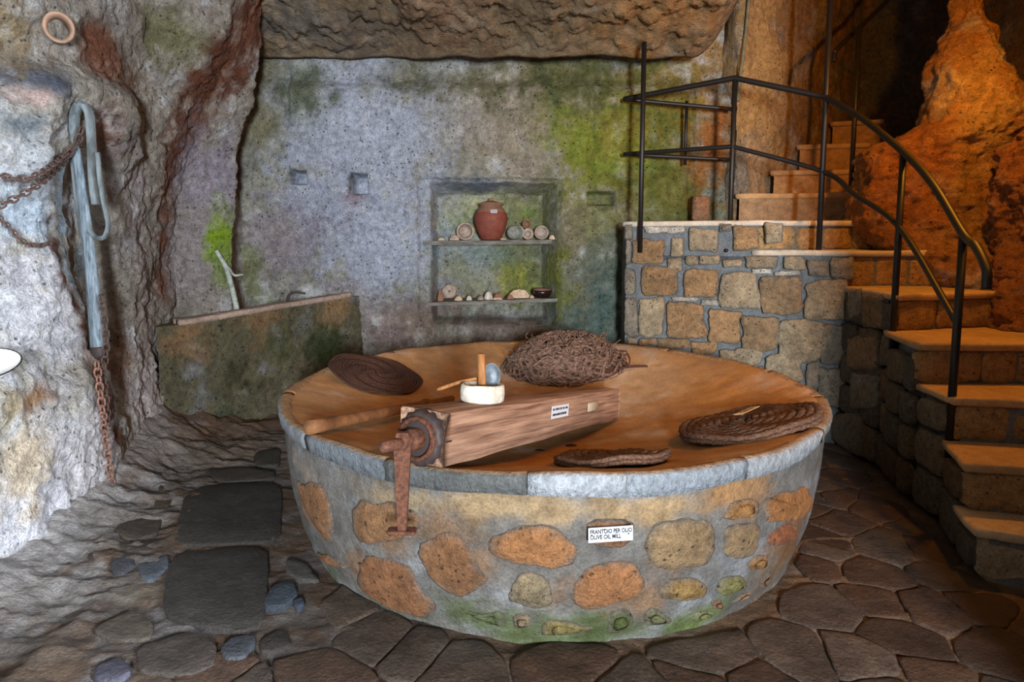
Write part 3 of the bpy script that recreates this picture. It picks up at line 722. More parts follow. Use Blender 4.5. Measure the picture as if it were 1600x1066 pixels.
# stones of the rubble base, traced from the photograph on to the curved wall
Z4 = lambda p: [(420 + x / 3.27, 740 + y / 3.27) for x, y in p]
Z5 = lambda p: [(860 + x / 3.27, 740 + y / 3.27) for x, y in p]
OR, TN, MO = (150, 108, 74), (158, 132, 98), (122, 122, 80)
MS = [(Z4([(140, 60), (250, 40), (310, 130), (330, 330), (290, 345), (170, 270), (135, 170)]), OR), (Z4([(240, 400), (330, 420), (420, 500), (415, 590), (350, 620), (270, 540)]), (160, 112, 76)),
      (Z4([(430, 140), (640, 150), (780, 210), (770, 290), (640, 350), (440, 340)]), (150, 112, 78)), (Z4([(470, 420), (640, 420), (740, 500), (770, 600), (860, 650), (850, 720), (760, 740), (560, 690), (460, 600)]), (152, 106, 72)),
      (Z4([(780, 350), (930, 285), (1000, 330), (1050, 440), (1140, 540), (1000, 635), (900, 600), (820, 520), (760, 420)]), OR), (Z4([(1110, 330), (1240, 270), (1400, 260), (1500, 300), (1580, 380), (1560, 470), (1460, 490), (1250, 460), (1110, 400)]), (176, 124, 80)),
      (Z4([(1210, 640), (1270, 520), (1340, 495), (1420, 530), (1460, 680), (1330, 690)]), (160, 144, 114)), (Z4([(1390, 780), (1430, 750), (1520, 760), (1690, 800), (1680, 850), (1500, 850), (1400, 830)]), (130, 118, 72)),
      (Z4([(960, 690), (1100, 720), (1200, 700), (1220, 800), (1100, 840), (1000, 800)]), (104, 116, 78)), (Z4([(1250, 720), (1340, 720), (1340, 780), (1260, 790)]), (150, 132, 104)),
      (Z5([(180, 235), (430, 235), (410, 372), (185, 370)]), (152, 108, 76)), (Z5([(480, 360), (540, 260), (700, 225), (820, 240), (840, 380), (810, 450), (680, 490), (560, 480), (480, 420)]), TN),
      (Z5([(880, 270), (1050, 240), (1070, 290), (1050, 400), (960, 440), (880, 410)]), TN), (Z5([(100, 600), (210, 470), (360, 430), (450, 470), (495, 560), (440, 620), (300, 670), (200, 705), (120, 670)]), (166, 116, 76)),
      (Z5([(550, 590), (620, 540), (720, 535), (800, 570), (790, 620), (700, 645), (570, 640)]), (156, 126, 78)), (Z5([(840, 590), (880, 530), (970, 520), (1010, 570), (960, 610), (870, 620)]), (132, 128, 80)),
      (Z5([(900, 200), (920, 140), (1060, 125), (1060, 210), (950, 235), (870, 235)]), (178, 130, 78)), (Z5([(1080, 120), (1200, 90), (1330, 70), (1330, 180), (1200, 240), (1090, 230)]), (170, 116, 66)),
      (Z5([(1110, 310), (1200, 250), (1260, 270), (1250, 330), (1160, 370), (1110, 360)]), (150, 92, 60)), (Z5([(990, 470), (1060, 410), (1110, 420), (1105, 480), (1030, 500)]), (168, 124, 78)),
      (Z5([(1060, 550), (1130, 490), (1250, 470), (1270, 580), (1150, 620), (1080, 600)]), (162, 124, 88)), (Z5([(470, 720), (520, 680), (640, 760), (660, 830), (560, 840), (480, 780)]), (112, 112, 80)),
      (Z5([(300, 710), (400, 690), (430, 780), (400, 840), (290, 830)]), (96, 108, 60)), (Z5([(820, 650), (870, 640), (880, 690), (830, 690)]), (160, 116, 82)), (Z5([(910, 670), (980, 610), (1040, 600), (1030, 670), (950, 700)]), (166, 132, 98)),
      (Z5([(0, 750), (150, 780), (160, 850), (20, 860)]), (124, 118, 76)), (Z5([(1180, 380), (1270, 370), (1280, 430), (1200, 440)]), (158, 106, 66)), (Z5([(700, 760), (760, 690), (860, 710), (900, 770), (800, 810)]), (128, 134, 82))]
def fr_body(uv, h):
    a = uv[:, 0] / BBASE; z = uv[:, 1]; r = body_r(z) + h
    return np.stack([BC[0] + r * np.cos(a), BC[1] + r * np.sin(a), z], -1)
for k, (poly, c) in enumerate(MS):
    q = []
    for px, py in poly:
        p = on_body(px, py)
        if p is not None and p[2] > .01: q.append((math.atan2(p[1] - BC[1], p[0] - BC[0]) * BBASE, p[2]))
    if len(q) >= 3: add_stone('stone', mill, q, fr_body, .011, S(*c) * .74, M_STONE, bev=.026, wob=.014, bulge=.9, cw=.2, seed=300 + k, n=48, colvar=.55, edge=S(124, 118, 110) * .7)
r3 = np.random.default_rng(5)
for side in (0, 1):                              # round the flanks the rubble goes on
    for k in range(9):
        a = math.radians((-172 - 14 * (k // 2)) if side == 0 else (-4 + 16 * (k // 2))); z = .2 + .26 * (k % 2)
        t5 = np.linspace(0, 2 * np.pi, 7, endpoint=False)
        q = np.stack([a * BBASE + .13 * np.cos(t5) * r3.uniform(.8, 1.2, 7), z + .10 * np.sin(t5) * r3.uniform(.8, 1.1, 7)], 1)
        add_stone('stone', mill, q, fr_body, .014, S(*OR) * .68, M_STONE, bev=.02, seed=340 + k + 20 * side, n=20)

# ================================================================== THE STAIR
ZT = [0, .245, .49, .735, .98, 1.225, 1.495, 1.73]
A_, M_, N_ = (.98, 5.60), (1.93, 5.145), (2.52, 4.86)
TREADS = {7: [A_, (1.95, 5.135), (3.25, 5.27), (3.3, 6.0), (2.03, 5.93), (1.02, 6.16)],
          6: [M_, N_, (3.3, 4.80), (3.3, 5.32), (1.97, 5.20)],
          5: [(2.53, 4.90), (2.51, 4.155), (3.24, 4.35), (3.7, 4.45), (3.6, 4.95)],
          4: [(2.50, 4.25), (2.37, 3.70), (2.98, 3.68), (3.8, 3.72), (3.8, 4.5), (3.2, 4.42)],
          3: [(2.405, 3.78), (2.385, 3.39), (2.71, 3.32), (3.8, 3.12), (3.8, 3.78)],
          2: [(2.385, 3.45), (2.23, 3.06), (2.48, 3.0), (3.8, 2.62), (3.8, 3.2)],
          1: [(2.25, 3.14), (2.16, 2.86), (2.33, 2.79), (3.7, 2.25), (3.8, 2.7), (2.5, 3.07)]}
stair = thing('stone_staircase', 'turning stone staircase with rubble side wall lit warm orange', 'staircase', (2.4, 4.0, 0))
def inset(poly, d):
    p = np.array(poly); c = p.mean(0); return c + (p - c) * (1 - d / np.linalg.norm(p - c, axis=1).mean())
def prism(poly, z0, z1):
    p = np.array(poly); n = len(p)
    V = np.vstack([np.c_[p, np.full(n, z0)], np.c_[p, np.full(n, z1)]])
    return V, [(i, (i + 1) % n, n + (i + 1) % n, n + i) for i in range(n)] + [tuple(range(n))[::-1], tuple(range(n, 2 * n))]
def slab(poly, z, th, col, parent, seed, nose=0.0, name='tread', mat=None):
    """tread slab with worn uneven edge"""
    p = np.array(poly); n = 44
    q = resample(p, n)
    # keep corners
    for v in p: q[np.argmin(((q - v) ** 2).sum(1))] = v
    c = q.mean(0); e = fbm(np.c_[q, np.full(n, seed)], 6, 3, seed) * .014
    d = (q - c) / np.linalg.norm(q - c, axis=1, keepdims=True)
    q = q + d * e[:, None]
    V = []
    for s, dz in ((-.01, -th), (.004, -th + .008), (.008, -.012), (0, -.003), (-.012, 0)):
        V.append(np.c_[q + d * s, np.full(n, z + dz) + .004 * fbm(np.c_[q, np.full(n, 2.)], 5, 2, seed + 1)])
    for s in (.75, .45, .15):
        V.append(np.c_[c + (q - c) * s, np.full(n, z) + .007 * fbm(np.c_[c + (q - c) * s, np.full(n, 3.)], 4, 3, seed + 2) - .004 * (1 - s)])
    V = np.concatenate(V); k = 7 * n
    Fc = [tuple(f) for f in grid_faces(8, n, True)] + [tuple(k + i for i in range(n)), tuple(range(n))[::-1]]
    cc = col[None] * (1 + .3 * fbm(V, 5, 3, seed + 4))[:, None]
    return obj(name, V, Fc, mat or M_TREAD, parent, cc)
core = []
for k, poly in TREADS.items():
    core.append(prism(inset(poly, .07), -.02, ZT[k] - .045))
# side-wall core follows the face of the rubble wall
core.append(prism([(1.0, 5.61), (1.94, 5.17), (2.5, 4.89), (2.9, 5.3), (1.9, 5.9), (1.05, 6.1)], -.02, 1.44))
core.append(prism([(1.0, 5.61), (1.94, 5.17), (2.9, 5.3), (1.9, 5.9), (1.05, 6.1)], 1.4, 1.685))
V, Fc = bm_join(core)
obj('core', V, Fc, M_MORTAR, stair, S(112, 116, 118)[None] * np.ones((len(V), 1)), smooth=False)
TC = {7: (196, 184, 166), 6: (190, 176, 156), 5: (186, 158, 118), 4: (182, 150, 108), 3: (180, 146, 104), 2: (178, 144, 104), 1: (182, 160, 130)}
for k, poly in TREADS.items(): slab(poly, ZT[k], .045, S(*TC[k]), stair, 400 + k)
# rubble face: planes the stones sit on, in order along the wall
SEG = [((.985, 5.595), (1.94, 5.14)), ((1.93, 5.145), (2.52, 4.86)), ((2.53, 4.86), (2.515, 4.17)), ((2.50, 4.2), (2.385, 3.72)), ((2.40, 3.72), (2.385, 3.41)), ((2.38, 3.42), (2.24, 3.08)), ((2.25, 3.1), (2.17, 2.88))]
def seg_hit(px, py, k):
    a, b = np.array(SEG[k][0]), np.array(SEG[k][1]); d = ray(px, py); e = b - a
    m = np.array([[d[0], -e[0]], [d[1], -e[1]]]); t, s = np.linalg.solve(m, a)
    return s * np.linalg.norm(e), ZC + d[2] * t, s, t
def seg_frame(k, off=0.0):
    a, b = np.array(SEG[k][0]), np.array(SEG[k][1]); e = (b - a) / np.linalg.norm(b - a); nrm = np.array([e[1], -e[0]])
    if nrm @ (-a) < 0: nrm = -nrm
    def fr(uv, h):
        xy = a + uv[:, :1] * e + (np.asarray(h)[:, None] + off) * nrm
        return np.c_[xy, uv[:, 1]]
    return fr
Z7 = lambda r: [950 + r[0] / 2.804, 320 + r[1] / 2.804, 950 + r[2] / 2.804, 320 + r[3] / 2.804]
WS = [(160, 95, 340, 125, 1), (355, 105, 480, 205, 2), (75, 85, 110, 150, 3), (555, 95, 660, 200, 0), (690, 80, 765, 172, 2), (490, 85, 540, 120, 3),
      (110, 155, 245, 265, 0), (275, 145, 330, 225, 2), (78, 155, 104, 260, 3), (262, 235, 325, 290, 2), (340, 225, 395, 265, 2), (400, 220, 490, 265, 2), (600, 225, 745, 278, 2), (770, 225, 865, 285, 2), (630, 281, 720, 305, 1), (728, 288, 852, 310, 1), (505, 240, 590, 275, 2),
      (75, 280, 120, 395, 3), (145, 275, 315, 400, 0), (337, 280, 480, 405, 0), (490, 290, 660, 455, 2), (670, 312, 856, 480, 4), (872, 245, 965, 312, 3), (975, 235, 1085, 330, 3), (866, 332, 1050, 510, 2), (1060, 375, 1115, 500, 3),
      (75, 405, 130, 575, 3), (137, 410, 247, 575, 2), (258, 430, 430, 590, 0), (437, 465, 580, 605, 0), (586, 487, 750, 640, 4), (752, 502, 940, 685, 2), (280, 403, 400, 422, 1), (408, 416, 485, 442, 1),
      (80, 582, 130, 612, 2), (136, 585, 215, 617, 0), (219, 584, 360, 632, 4), (366, 602, 480, 657, 0), (490, 630, 675, 705, 2), (686, 655, 855, 772, 2), (866, 692, 925, 805, 3), (930, 532, 1058, 700, 3),
      (80, 620, 210, 700, 0), (218, 640, 350, 720, 0), (360, 665, 500, 740, 4), (500, 712, 680, 790, 0), (690, 782, 860, 880, 4)]
PAL = [S(160, 128, 92), S(184, 178, 166), S(162, 146, 120), S(134, 126, 112), S(148, 122, 92)]
ws = []
for w in WS: ws.append((Z7(w[:4]), w[4]))
Z8 = lambda r: [1250 + r[0] / 2.132, 420 + r[1] / 2.132, 1250 + r[2] / 2.132, 420 + r[3] / 2.132]
for w in [(60, 335, 160, 460, 3), (170, 350, 265, 470, 3), (100, 480, 220, 640, 3), (165, 80, 210, 165, 3), (212, 85, 285, 190, 4), (165, 225, 260, 335, 4)]: ws.append((Z8(w[:4]), w[4]))
def best_seg(px, py):
    c = [(t_, k) for k in range(len(SEG)) for (_, z_, s_, t_) in [seg_hit(px, py, k)] if -.02 <= s_ <= 1.02 and t_ > 0]
    return min(c)[1] if c else None
rs = np.random.default_rng(11)
for k, ((xa, ya, xb, yb), ci) in enumerate(ws):
    sg = best_seg((xa + xb) / 2, (ya + yb) / 2)
    if sg is None: continue
    w, h = xb - xa, yb - ya; j = lambda s: rs.uniform(-.07, .07) * s
    pts = [(xa + j(w), ya + j(h)), ((xa + xb) / 2, ya + j(h) * .6), (xb + j(w), ya + j(h)), (xb + j(w) * .6, (ya + yb) / 2), (xb + j(w), yb + j(h)), ((xa + xb) / 2, yb + j(h) * .6), (xa + j(w), yb + j(h)), (xa + j(w) * .6, (ya + yb) / 2)]
    q = [seg_hit(x, y, sg)[:2] for x, y in pts]
    if min(v[1] for v in q) < 0.0: q = [(u, max(v, .0)) for u, v in q]
    add_stone('masonry_stone', stair, q, seg_frame(sg), .012 if ci == 1 else .022, PAL[ci] * rs.uniform(.88, 1.1), M_STONE, bev=.016, wob=.009, bulge=.3, cw=.14, seed=500 + k, n=30, colvar=.45, edge=S(116, 118, 116) * .9)
# the flank under the steps: coursed blocks, their colour darkened to paint in shade
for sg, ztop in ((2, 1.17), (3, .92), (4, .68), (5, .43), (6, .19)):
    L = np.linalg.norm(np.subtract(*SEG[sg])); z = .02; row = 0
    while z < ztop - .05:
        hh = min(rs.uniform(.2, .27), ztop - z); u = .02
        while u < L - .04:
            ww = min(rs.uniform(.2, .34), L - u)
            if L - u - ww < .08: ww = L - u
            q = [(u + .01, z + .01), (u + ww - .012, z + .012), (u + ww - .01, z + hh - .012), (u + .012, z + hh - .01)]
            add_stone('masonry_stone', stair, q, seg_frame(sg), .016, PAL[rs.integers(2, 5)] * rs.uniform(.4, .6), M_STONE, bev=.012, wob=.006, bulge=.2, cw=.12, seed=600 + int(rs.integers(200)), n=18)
            u += ww
        z += hh
# riser blocks under the nosings
def risers(a, b, z0, z1, n, col, seed):
    a, b = np.array(a), np.array(b); L = np.linalg.norm(b - a); e = (b - a) / L; nrm = np.array([e[1], -e[0]])
    if nrm @ (-a) < 0: nrm = -nrm
    def fr(uv, h): return np.c_[a + uv[:, :1] * e + (np.asarray(h)[:, None] - .03) * nrm, uv[:, 1]]
    ed = np.r_[0, np.sort(rs.uniform(.2, .8, n - 1)) if n > 1 else [], 1] * L
    if n > 1: ed = .5 * ed + .5 * np.linspace(0, L, n + 1)
    for i in range(n):
        q = [(ed[i] + .006, z0 + .004), (ed[i + 1] - .006, z0 + .004), (ed[i + 1] - .006, z1 - .004), (ed[i] + .006, z1 - .004)]
        add_stone('riser_stone', stair, q, fr, .016, col * rs.uniform(.85, 1.1), M_STONE, bev=.012, wob=.006, bulge=.25, cw=.1, seed=seed + i, n=22)
RC = S(176, 142, 98)
risers((2.17, 2.86), (3.6, 2.29), 0, .20, 4, S(178, 160, 134), 700)
risers((2.24, 3.06), (3.6, 2.68), .245, .445, 3, RC, 710)
risers((2.39, 3.39), (3.6, 3.16), .49, .69, 4, RC, 720)
risers((2.38, 3.70), (3.6, 3.70), .735, .935, 4, RC, 730)
risers((2.52, 4.165), (3.5, 4.41), .98, 1.18, 3, RC, 740)
risers((2.53, 4.865), (3.3, 4.81), 1.225, 1.45, 3, RC, 750)
risers((1.96, 5.15), (3.2, 5.275), 1.495, 1.685, 4, RC, 760)
# upper flight beyond the landing
UP = {8: ([(1150, 305, 5.92), (1232, 298, 5.86), (1345, 296, 5.70)], 1.99), 9: ([(1205, 272, 6.12), (1345, 262, 5.98)], 2.22), 10: ([(1246, 234, 6.42), (1360, 222, 6.28)], 2.50), 11: ([(1298, 196, 6.75), (1380, 190, 6.6)], 2.78)}
for k, (pts, z) in UP.items():
    fr_ = [np.array([*XYp(px, Y, z)]) for px, py, Y in pts]
    back = [fr_[-1] + [.35, .55], fr_[0] + [.25, .42]]
    poly = fr_ + back
    slab(poly, z, .05, S(176, 142, 100), stair, 420 + k)
    V, Fc = prism(inset(poly, .03), 1.6, z - .045); obj('riser', V, Fc, M_MORTAR, stair, (S(170, 132, 88) if k > 8 else S(150, 124, 94))[None] * np.ones((len(V), 1)), smooth=False)

# ================================================================== ROCK BESIDE THE STAIR
def rock_column(name, rows, label, col, blobs, seed, ry=.34, n=120, m=200, amp=1.0):
    rows = np.array(rows, float)
    ys = np.linspace(rows[0, 0], rows[-1, 0], m)
    L = np.interp(ys, rows[:, 0], rows[:, 1]); R = np.interp(ys, rows[:, 0], rows[:, 2]); Y = np.interp(ys, rows[:, 0], rows[:, 3])
    a = np.linspace(0, 2 * np.pi, n, endpoint=False); G = np.zeros((m, n, 3))
    for i in range(m):
        l, r = P(L[i], ys[i], Y[i]), P(R[i], ys[i], Y[i]); c = (l + r) / 2; w = (r[0] - l[0]) / 2
        q = min(ry, max(w * 1.1, .08))
        G[i, :, 0] = c[0] + w * np.cos(a); G[i, :, 1] = Y[i] + q * np.sin(a); G[i, :, 2] = c[2]
    out = np.stack([np.cos(a), np.sin(a), 0 * a], -1)[None]
    G = G + out * amp * (.05 * fbm(G, 3, 3, seed) + .06 * ridge(G, 4, 4, seed + 1, (1, 1, .5)) + .05 * fbm(G, 9, 4, seed + 2, .6) + .03 * ridge(G, 14, 3, seed + 7, (1, 1, .6)))[..., None]
    cc = paint(G, col, blobs, seed=seed + 5)
    V = G.reshape(-1, 3)
    Fc = [tuple(f)[::-1] for f in grid_faces(m, n, True)] + [tuple(range(n)), tuple((m - 1) * n + i for i in range(n))[::-1]]
    return tag(obj(name, V, Fc, M_WALL, None, cc.reshape(-1, 3)), label, 'rock')
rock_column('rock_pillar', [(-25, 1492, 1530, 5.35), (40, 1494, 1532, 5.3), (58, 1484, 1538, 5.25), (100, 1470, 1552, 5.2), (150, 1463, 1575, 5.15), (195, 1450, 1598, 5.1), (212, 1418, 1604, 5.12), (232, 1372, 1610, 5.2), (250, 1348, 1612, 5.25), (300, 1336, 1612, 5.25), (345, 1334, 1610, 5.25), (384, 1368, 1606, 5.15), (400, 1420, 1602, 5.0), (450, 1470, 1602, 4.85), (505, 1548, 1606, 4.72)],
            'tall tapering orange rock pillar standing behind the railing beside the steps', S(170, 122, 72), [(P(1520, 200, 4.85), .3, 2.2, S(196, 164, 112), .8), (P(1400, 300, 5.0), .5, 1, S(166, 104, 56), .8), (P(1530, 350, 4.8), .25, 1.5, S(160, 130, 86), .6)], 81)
rock_column('rock_outcrop', [(205, 1612, 1680, 4.55), (235, 1592, 1720, 4.5), (300, 1572, 1740, 4.5), (350, 1576, 1740, 4.5), (420, 1566, 1740, 4.45), (480, 1556, 1740, 4.4), (512, 1552, 1740, 4.36)],
            'low rough brown rock at the foot of the pillar by the steps', S(150, 100, 60), [], 91)

# ================================================================== RAILING
def chain_of(*pts): return np.array(pts, float)
def smooth_path(pts, n=60): return spline(pts, n)
rail_z = lambda px, py, Y: P(px, py, Y)
rail = thing('stair_railing', 'black steel railing with two bars along the landing and steps', 'railing', (2.4, 4.2, 0))
def post(parent, top, foot, r=.021, name='post'):
    V, Fc = tube([foot, (np.array(foot) * .5 + np.array(top) * .5), top], r, 12); return obj(name, V, Fc, M_RAIL, parent)
p1 = P(1000, 395, 5.50); p1t = np.array([p1[0], p1[1], P(1003, 66, 5.50)[2]])
p2 = P(1139, 400, 5.42); p2t = np.array([p2[0], p2[1], P(1147, 122, 5.42)[2]])
p3 = P(1276, 455, 4.98); p3t = np.array([p3[0], p3[1], 3.66])
p4 = P(1391, 585, 4.17); p4t = np.array([p4[0], p4[1], P(1407, 238, 4.17)[2]])
p5 = P(1481, 715, 3.42); p5t = np.array([p5[0], p5[1], P(1502, 366, 3.42)[2]])
for f_, t_ in ((p1, p1t), (p2, p2t), (p3, p3t), (p4, p4t), (p5, p5t)): post(rail, t_, f_)
for f_, sg in ((p1, 0), (p2, 0), (p3, 1)):               # brackets that hold the posts off the wall
    fr = seg_frame(sg); a = np.array(SEG[sg][0]); e = np.array(SEG[sg][1]) - a; e = e / np.linalg.norm(e); u = (f_[:2] - a) @ e
    wallp = a + u * e
    V, Fc = tube([np.r_[wallp, f_[2] + .05], np.r_[f_[:2], f_[2] + .05]], .016, 8); obj('bracket', V, Fc, M_RAIL, rail)
L0 = P(975, 155, 6.02); L0m = P(975, 241, 6.02); e1 = P(1146, 171, 5.95); e1m = P(1146, 250, 5.95)
pe = p5t + np.array([0, 0, 0]); k1 = P(1541, 420, 3.12); k2 = P(1541, 452, 3.10); k2b = P(1531, 458, 3.12)
def bars(name, pts, r=.02): 
    V, Fc = tube(pts, r, 10); return obj(name, V, Fc, M_RAIL, rail)
p3r = np.array([p3[0], p3[1], P(1292, 152, 4.98)[2]])
bars('handrail', np.vstack([np.linspace(L0, p2t, 12), np.linspace(p2t, p3r, 10)[1:], smooth_path([p3r, (p3r + p4t) / 2 + [0, 0, .03], p4t, (p4t + p5t) / 2 + [0.01, 0, .03], p5t, p5t * .45 + k1 * .55 + [0, 0, .03], k1, k2], 70)[1:]]), .023)
bars('back_handrail', np.linspace(L0, e1, 8), .018)
m2 = np.array([p2[0], p2[1], P(1146, 229, 5.42)[2]]); m3 = np.array([p3[0], p3[1], P(1285, 268, 4.98)[2]]); m4 = P(1392, 355, 4.17); m5 = np.array([p5[0], p5[1], P(1492, 505, 3.42)[2]])
bars('middle_rail', np.vstack([np.linspace(L0m, m2, 12), smooth_path([m2, m3, m3 * .5 + m4 * .5 + [0, 0, .02], np.array([p4[0], p4[1], m4[2]]), m5], 50)[1:]]), .019)
bars('back_middle_rail', np.linspace(L0m, e1m, 8), .017)
bp = P(1073, 158, 5.985); V, Fc = tube([bp, np.array([bp[0], bp[1], P(1073, 258, 5.985)[2]])], .015, 8); obj('post', V, Fc, M_RAIL, rail)
rail2 = thing('upper_railing', 'short black handrail rising beside the upper flight', 'railing', P(1320, 335, 5.55))
u1 = P(1306, 84, 5.62); u2 = P(1392, -4, 6.15); uf = P(1328, 322, 5.60)
V, Fc = tube(spline([P(1303, 96, 5.58), P(1304, 84, 5.6), P(1314, 70, 5.64), u2, P(1440, -60, 6.5)], 40), .02, 10); obj('handrail', V, Fc, M_RAIL, rail2)
V, Fc = tube([uf, P(1336, 52, 5.72) * np.array([0, 0, 1]) + np.array([uf[0], uf[1], 0])], .02, 10); obj('post', V, Fc, M_RAIL, rail2)
pp = tube(spline([on_grid('right', 1168, -20) + [0, -.06, 0], on_grid('right', 1163, 50) + [0, -.05, 0], on_grid('right', 1152, 118) + [0, -.05, 0], on_grid('right', 1150, 160) + [0, -.04, 0]], 24), .016, 8)
tag(obj('wall_pipe', *pp, plain_mat('grey_pipe', S(118, 112, 82), rough=.7, scale=14, color2=S(90, 84, 62))), 'thin grey pipe running up the orange rock above the landing', 'pipe')
blk = np.array([*XYp(1094, 6.0, 1.74), 1.73]); V, Fc = box(.15, .10, .23, .02); V = V + .012 * np.stack([fbm(V, 9, 2, s) for s in (1, 2, 3)], -1)
tag(obj('stone_block', V + blk + [0, 0, .127], Fc, M_STONE, None, S(150, 112, 84)[None] * np.ones((len(V), 1))), 'small upright stone block on the landing behind the railing', 'stone')

# ================================================================== TROUGH AGAINST THE BACK WALL
ta, tb = np.array([-2.56, 4.98]), np.array([-1.56, 6.12])
trough = thing('stone_trough', 'mossy dark stone trough with pale worn edge in the corner', 'trough', (*((ta + tb) / 2), 0))
e = (tb - ta) / np.linalg.norm(tb - ta); nrm = np.array([e[1], -e[0]]); Lt = np.linalg.norm(tb - ta)
us = np.linspace(-.22, Lt + .12, 140)
tz = lambda u: .95 + (1.06 - .95) * np.clip(u / Lt, 0, 1)
prof = []
for v in np.linspace(0, 1, 70): prof.append((v, 0.0, 0))
for w in np.linspace(0, 1, 10)[1:]: prof.append((1.0, w, 1))
for v in np.linspace(1, 0, 12)[1:]: prof.append((v, 1.0, 2))
G = np.zeros((len(prof), len(us), 3))
for i, (v, w, kd) in enumerate(prof):
    top = tz(us) - .035
    wd = .15 * w + (.02 * (1 - v) * (-1) if kd == 0 else 0)
    xy = ta[None] + us[:, None] * e[None] - nrm[None] * (wd * np.ones_like(us))[:, None]
    G[i, :, :2] = xy; G[i, :, 2] = -.03 + (top + .03) * v
Nn = np.r_[nrm, 0]
G[:70] += Nn * (.022 * fbm(G[:70], 5, 4, 95) + .014 * ridge(G[:70], 9, 3, 96) + .03 * (1 - np.linspace(0, 1, 70))[:, None] * np.ones((1, len(us))))[..., None]
tbk = lambda px, py, r, c, st: (P(px, py, 5.0 + 1.1 * np.clip((px - 290) / 260, 0, 1)), r, 1, c, st)
cc = paint(G, S(92, 90, 70), [tbk(400, 500, .22, S(132, 104, 74), .8), tbk(290, 530, .2, S(136, 108, 78), .8), tbk(520, 470, .2, S(150, 122, 88), .8), tbk(370, 590, .2, S(56, 58, 34), .9), tbk(500, 550, .22, S(48, 60, 28), .9), tbk(430, 530, .2, S(70, 74, 44), .7), tbk(340, 650, .2, S(62, 74, 58), .8), tbk(280, 580, .08, S(186, 182, 176), .9), tbk(440, 600, .12, S(132, 132, 112), .7)], seed=97)
obj('wall', G.reshape(-1, 3), grid_faces(len(prof), len(us), flip=True), M_WALL, trough, cc.reshape(-1, 3))
# pale edge: two weathered boards lying along the top
for j, (off, wdt, hgt) in enumerate(((-.015, .075, .04), (.062, .085, .034))):
    n = 60; uu = np.linspace(-.05, Lt + .02 - .12 * j, n); V = []
    for s_, t_ in ((0, 0), (0, 1), (.25, 1.12), (.75, 1.1), (1, 1), (1, 0)):
        xy = ta[None] + uu[:, None] * e - nrm * (off + wdt * s_)
        z = tz(uu) - .04 + hgt * t_
        V.append(np.c_[xy, z])
    V = np.stack(V, 1); V += .006 * np.stack([fbm(V, 7, 3, 98 + j), fbm(V, 7, 3, 99 + j), fbm(V, 6, 3, 96 + j)], -1)
    Fc = [tuple(f) for f in grid_faces(n, 6, True)] + [tuple(range(6))[::-1], tuple((n - 1) * 6 + i for i in range(6))]
    obj('edge_board', V.reshape(-1, 3), Fc, M_MORTAR, trough, S(158, 140, 128)[None] * (1 + .3 * fbm(V.reshape(-1, 3), 5, 3, 88))[:, None])
# bleached branch leaning in the corner behind the trough
def front_of(key, px, py, Y, gap=.035):
    """point on the sight line at distance Y, but never inside the rock"""
    p = P(px, py, Y); c0 = np.array([0, 0, ZC]); q = on_grid(key, max(px, 2), py)
    dp, dq = np.linalg.norm(p - c0), np.linalg.norm(q - c0)
    return p if dp < dq - gap else c0 + (p - c0) * ((dq - gap) / dp)
BR_ = lambda px, py, Y: front_of('left', px, py, Y, .05) if px < 366 else P(px, py, 5.52)
b0, b1, b2 = BR_(368, 474, 5.62), BR_(352, 415, 5.66), BR_(338, 391, 5.7)
br = thing('bleached_branch', 'pale forked branch leaning in the corner behind the trough', 'branch', b0)
V, Fc = tube(spline([b0 + [.01, 0, -.1], b0, BR_(360, 440, 5.64), b1, BR_(344, 402, 5.68), b2], 30), np.linspace(.026, .016, 31)[:len(spline([b0 + [.01, 0, -.1], b0, BR_(360, 440, 5.64), b1, BR_(344, 402, 5.68), b2], 30))], 8)
obj('stem', V, Fc, M_BONE, br)
pts = spline([b1, BR_(358, 420, 5.62), BR_(366, 430, 5.6), BR_(380, 429, 5.58)], 18); V, Fc = tube(pts, np.linspace(.016, .009, len(pts)), 8); obj('prong', V, Fc, M_BONE, br)
pts = spline([P(448, 470, 5.85), P(451, 461, 5.88), P(460, 457, 5.9), P(477, 459, 5.93)], 16); V, Fc = tube(pts, .008, 6)
tag(obj('iron_hook', V, Fc, M_IRON_DARK), 'small bent iron rod sticking up from the trough edge', 'hook')

# ================================================================== THINGS IN THE BASIN
# the big wooden press beam
bn = Pz(692, 738, RIM + .012); bn = np.array([bn[0], bn[1], RIM + .03]); bf = on_bowl(966, 657)
axis = bf + [0, 0, .005] - bn; BLn = np.linalg.norm(axis); ax = axis / BLn
yv = np.cross([0, 0, 1], ax); yv /= np.linalg.norm(yv); zv = np.cross(ax, yv)
MBm = Matrix(((ax[0], yv[0], zv[0], bn[0]), (ax[1], yv[1], zv[1], bn[1]), (ax[2], yv[2], zv[2], bn[2]), (0, 0, 0, 1)))
beam = thing('press_beam', 'heavy squared wooden press beam with iron fitting lying across the basin', 'wooden beam', bn)
BWD, BHT = .205, .192
sx = np.linspace(0, BLn, 60); ring = []
cs = np.array([(0, .02), (0, .5), (0, .97), (.03, 1), (.5, 1.0), (.97, 1), (1, .97), (1, .5), (1, .03), (.97, 0), (.5, 0), (.03, 0)])
Gm = np.zeros((60, 12, 3))
for i, x in enumerate(sx):
    tp = 1 - .06 * x / BLn
    Gm[i, :, 0] = x; Gm[i, :, 1] = cs[:, 0] * BWD * tp; Gm[i, :, 2] = cs[:, 1] * BHT * (1 - .02 * x / BLn)
nn = .010 * fbm(Gm, 3, 3, 101, stretch=(.5, 2, 2)) + .004 * fbm(Gm, 18, 3, 102, stretch=(.2, 1, 1))
Gm[..., 1] += nn * (cs[:, 0] - .5)[None] * 2; Gm[..., 2] += nn * (cs[:, 1] - .5)[None] * 2
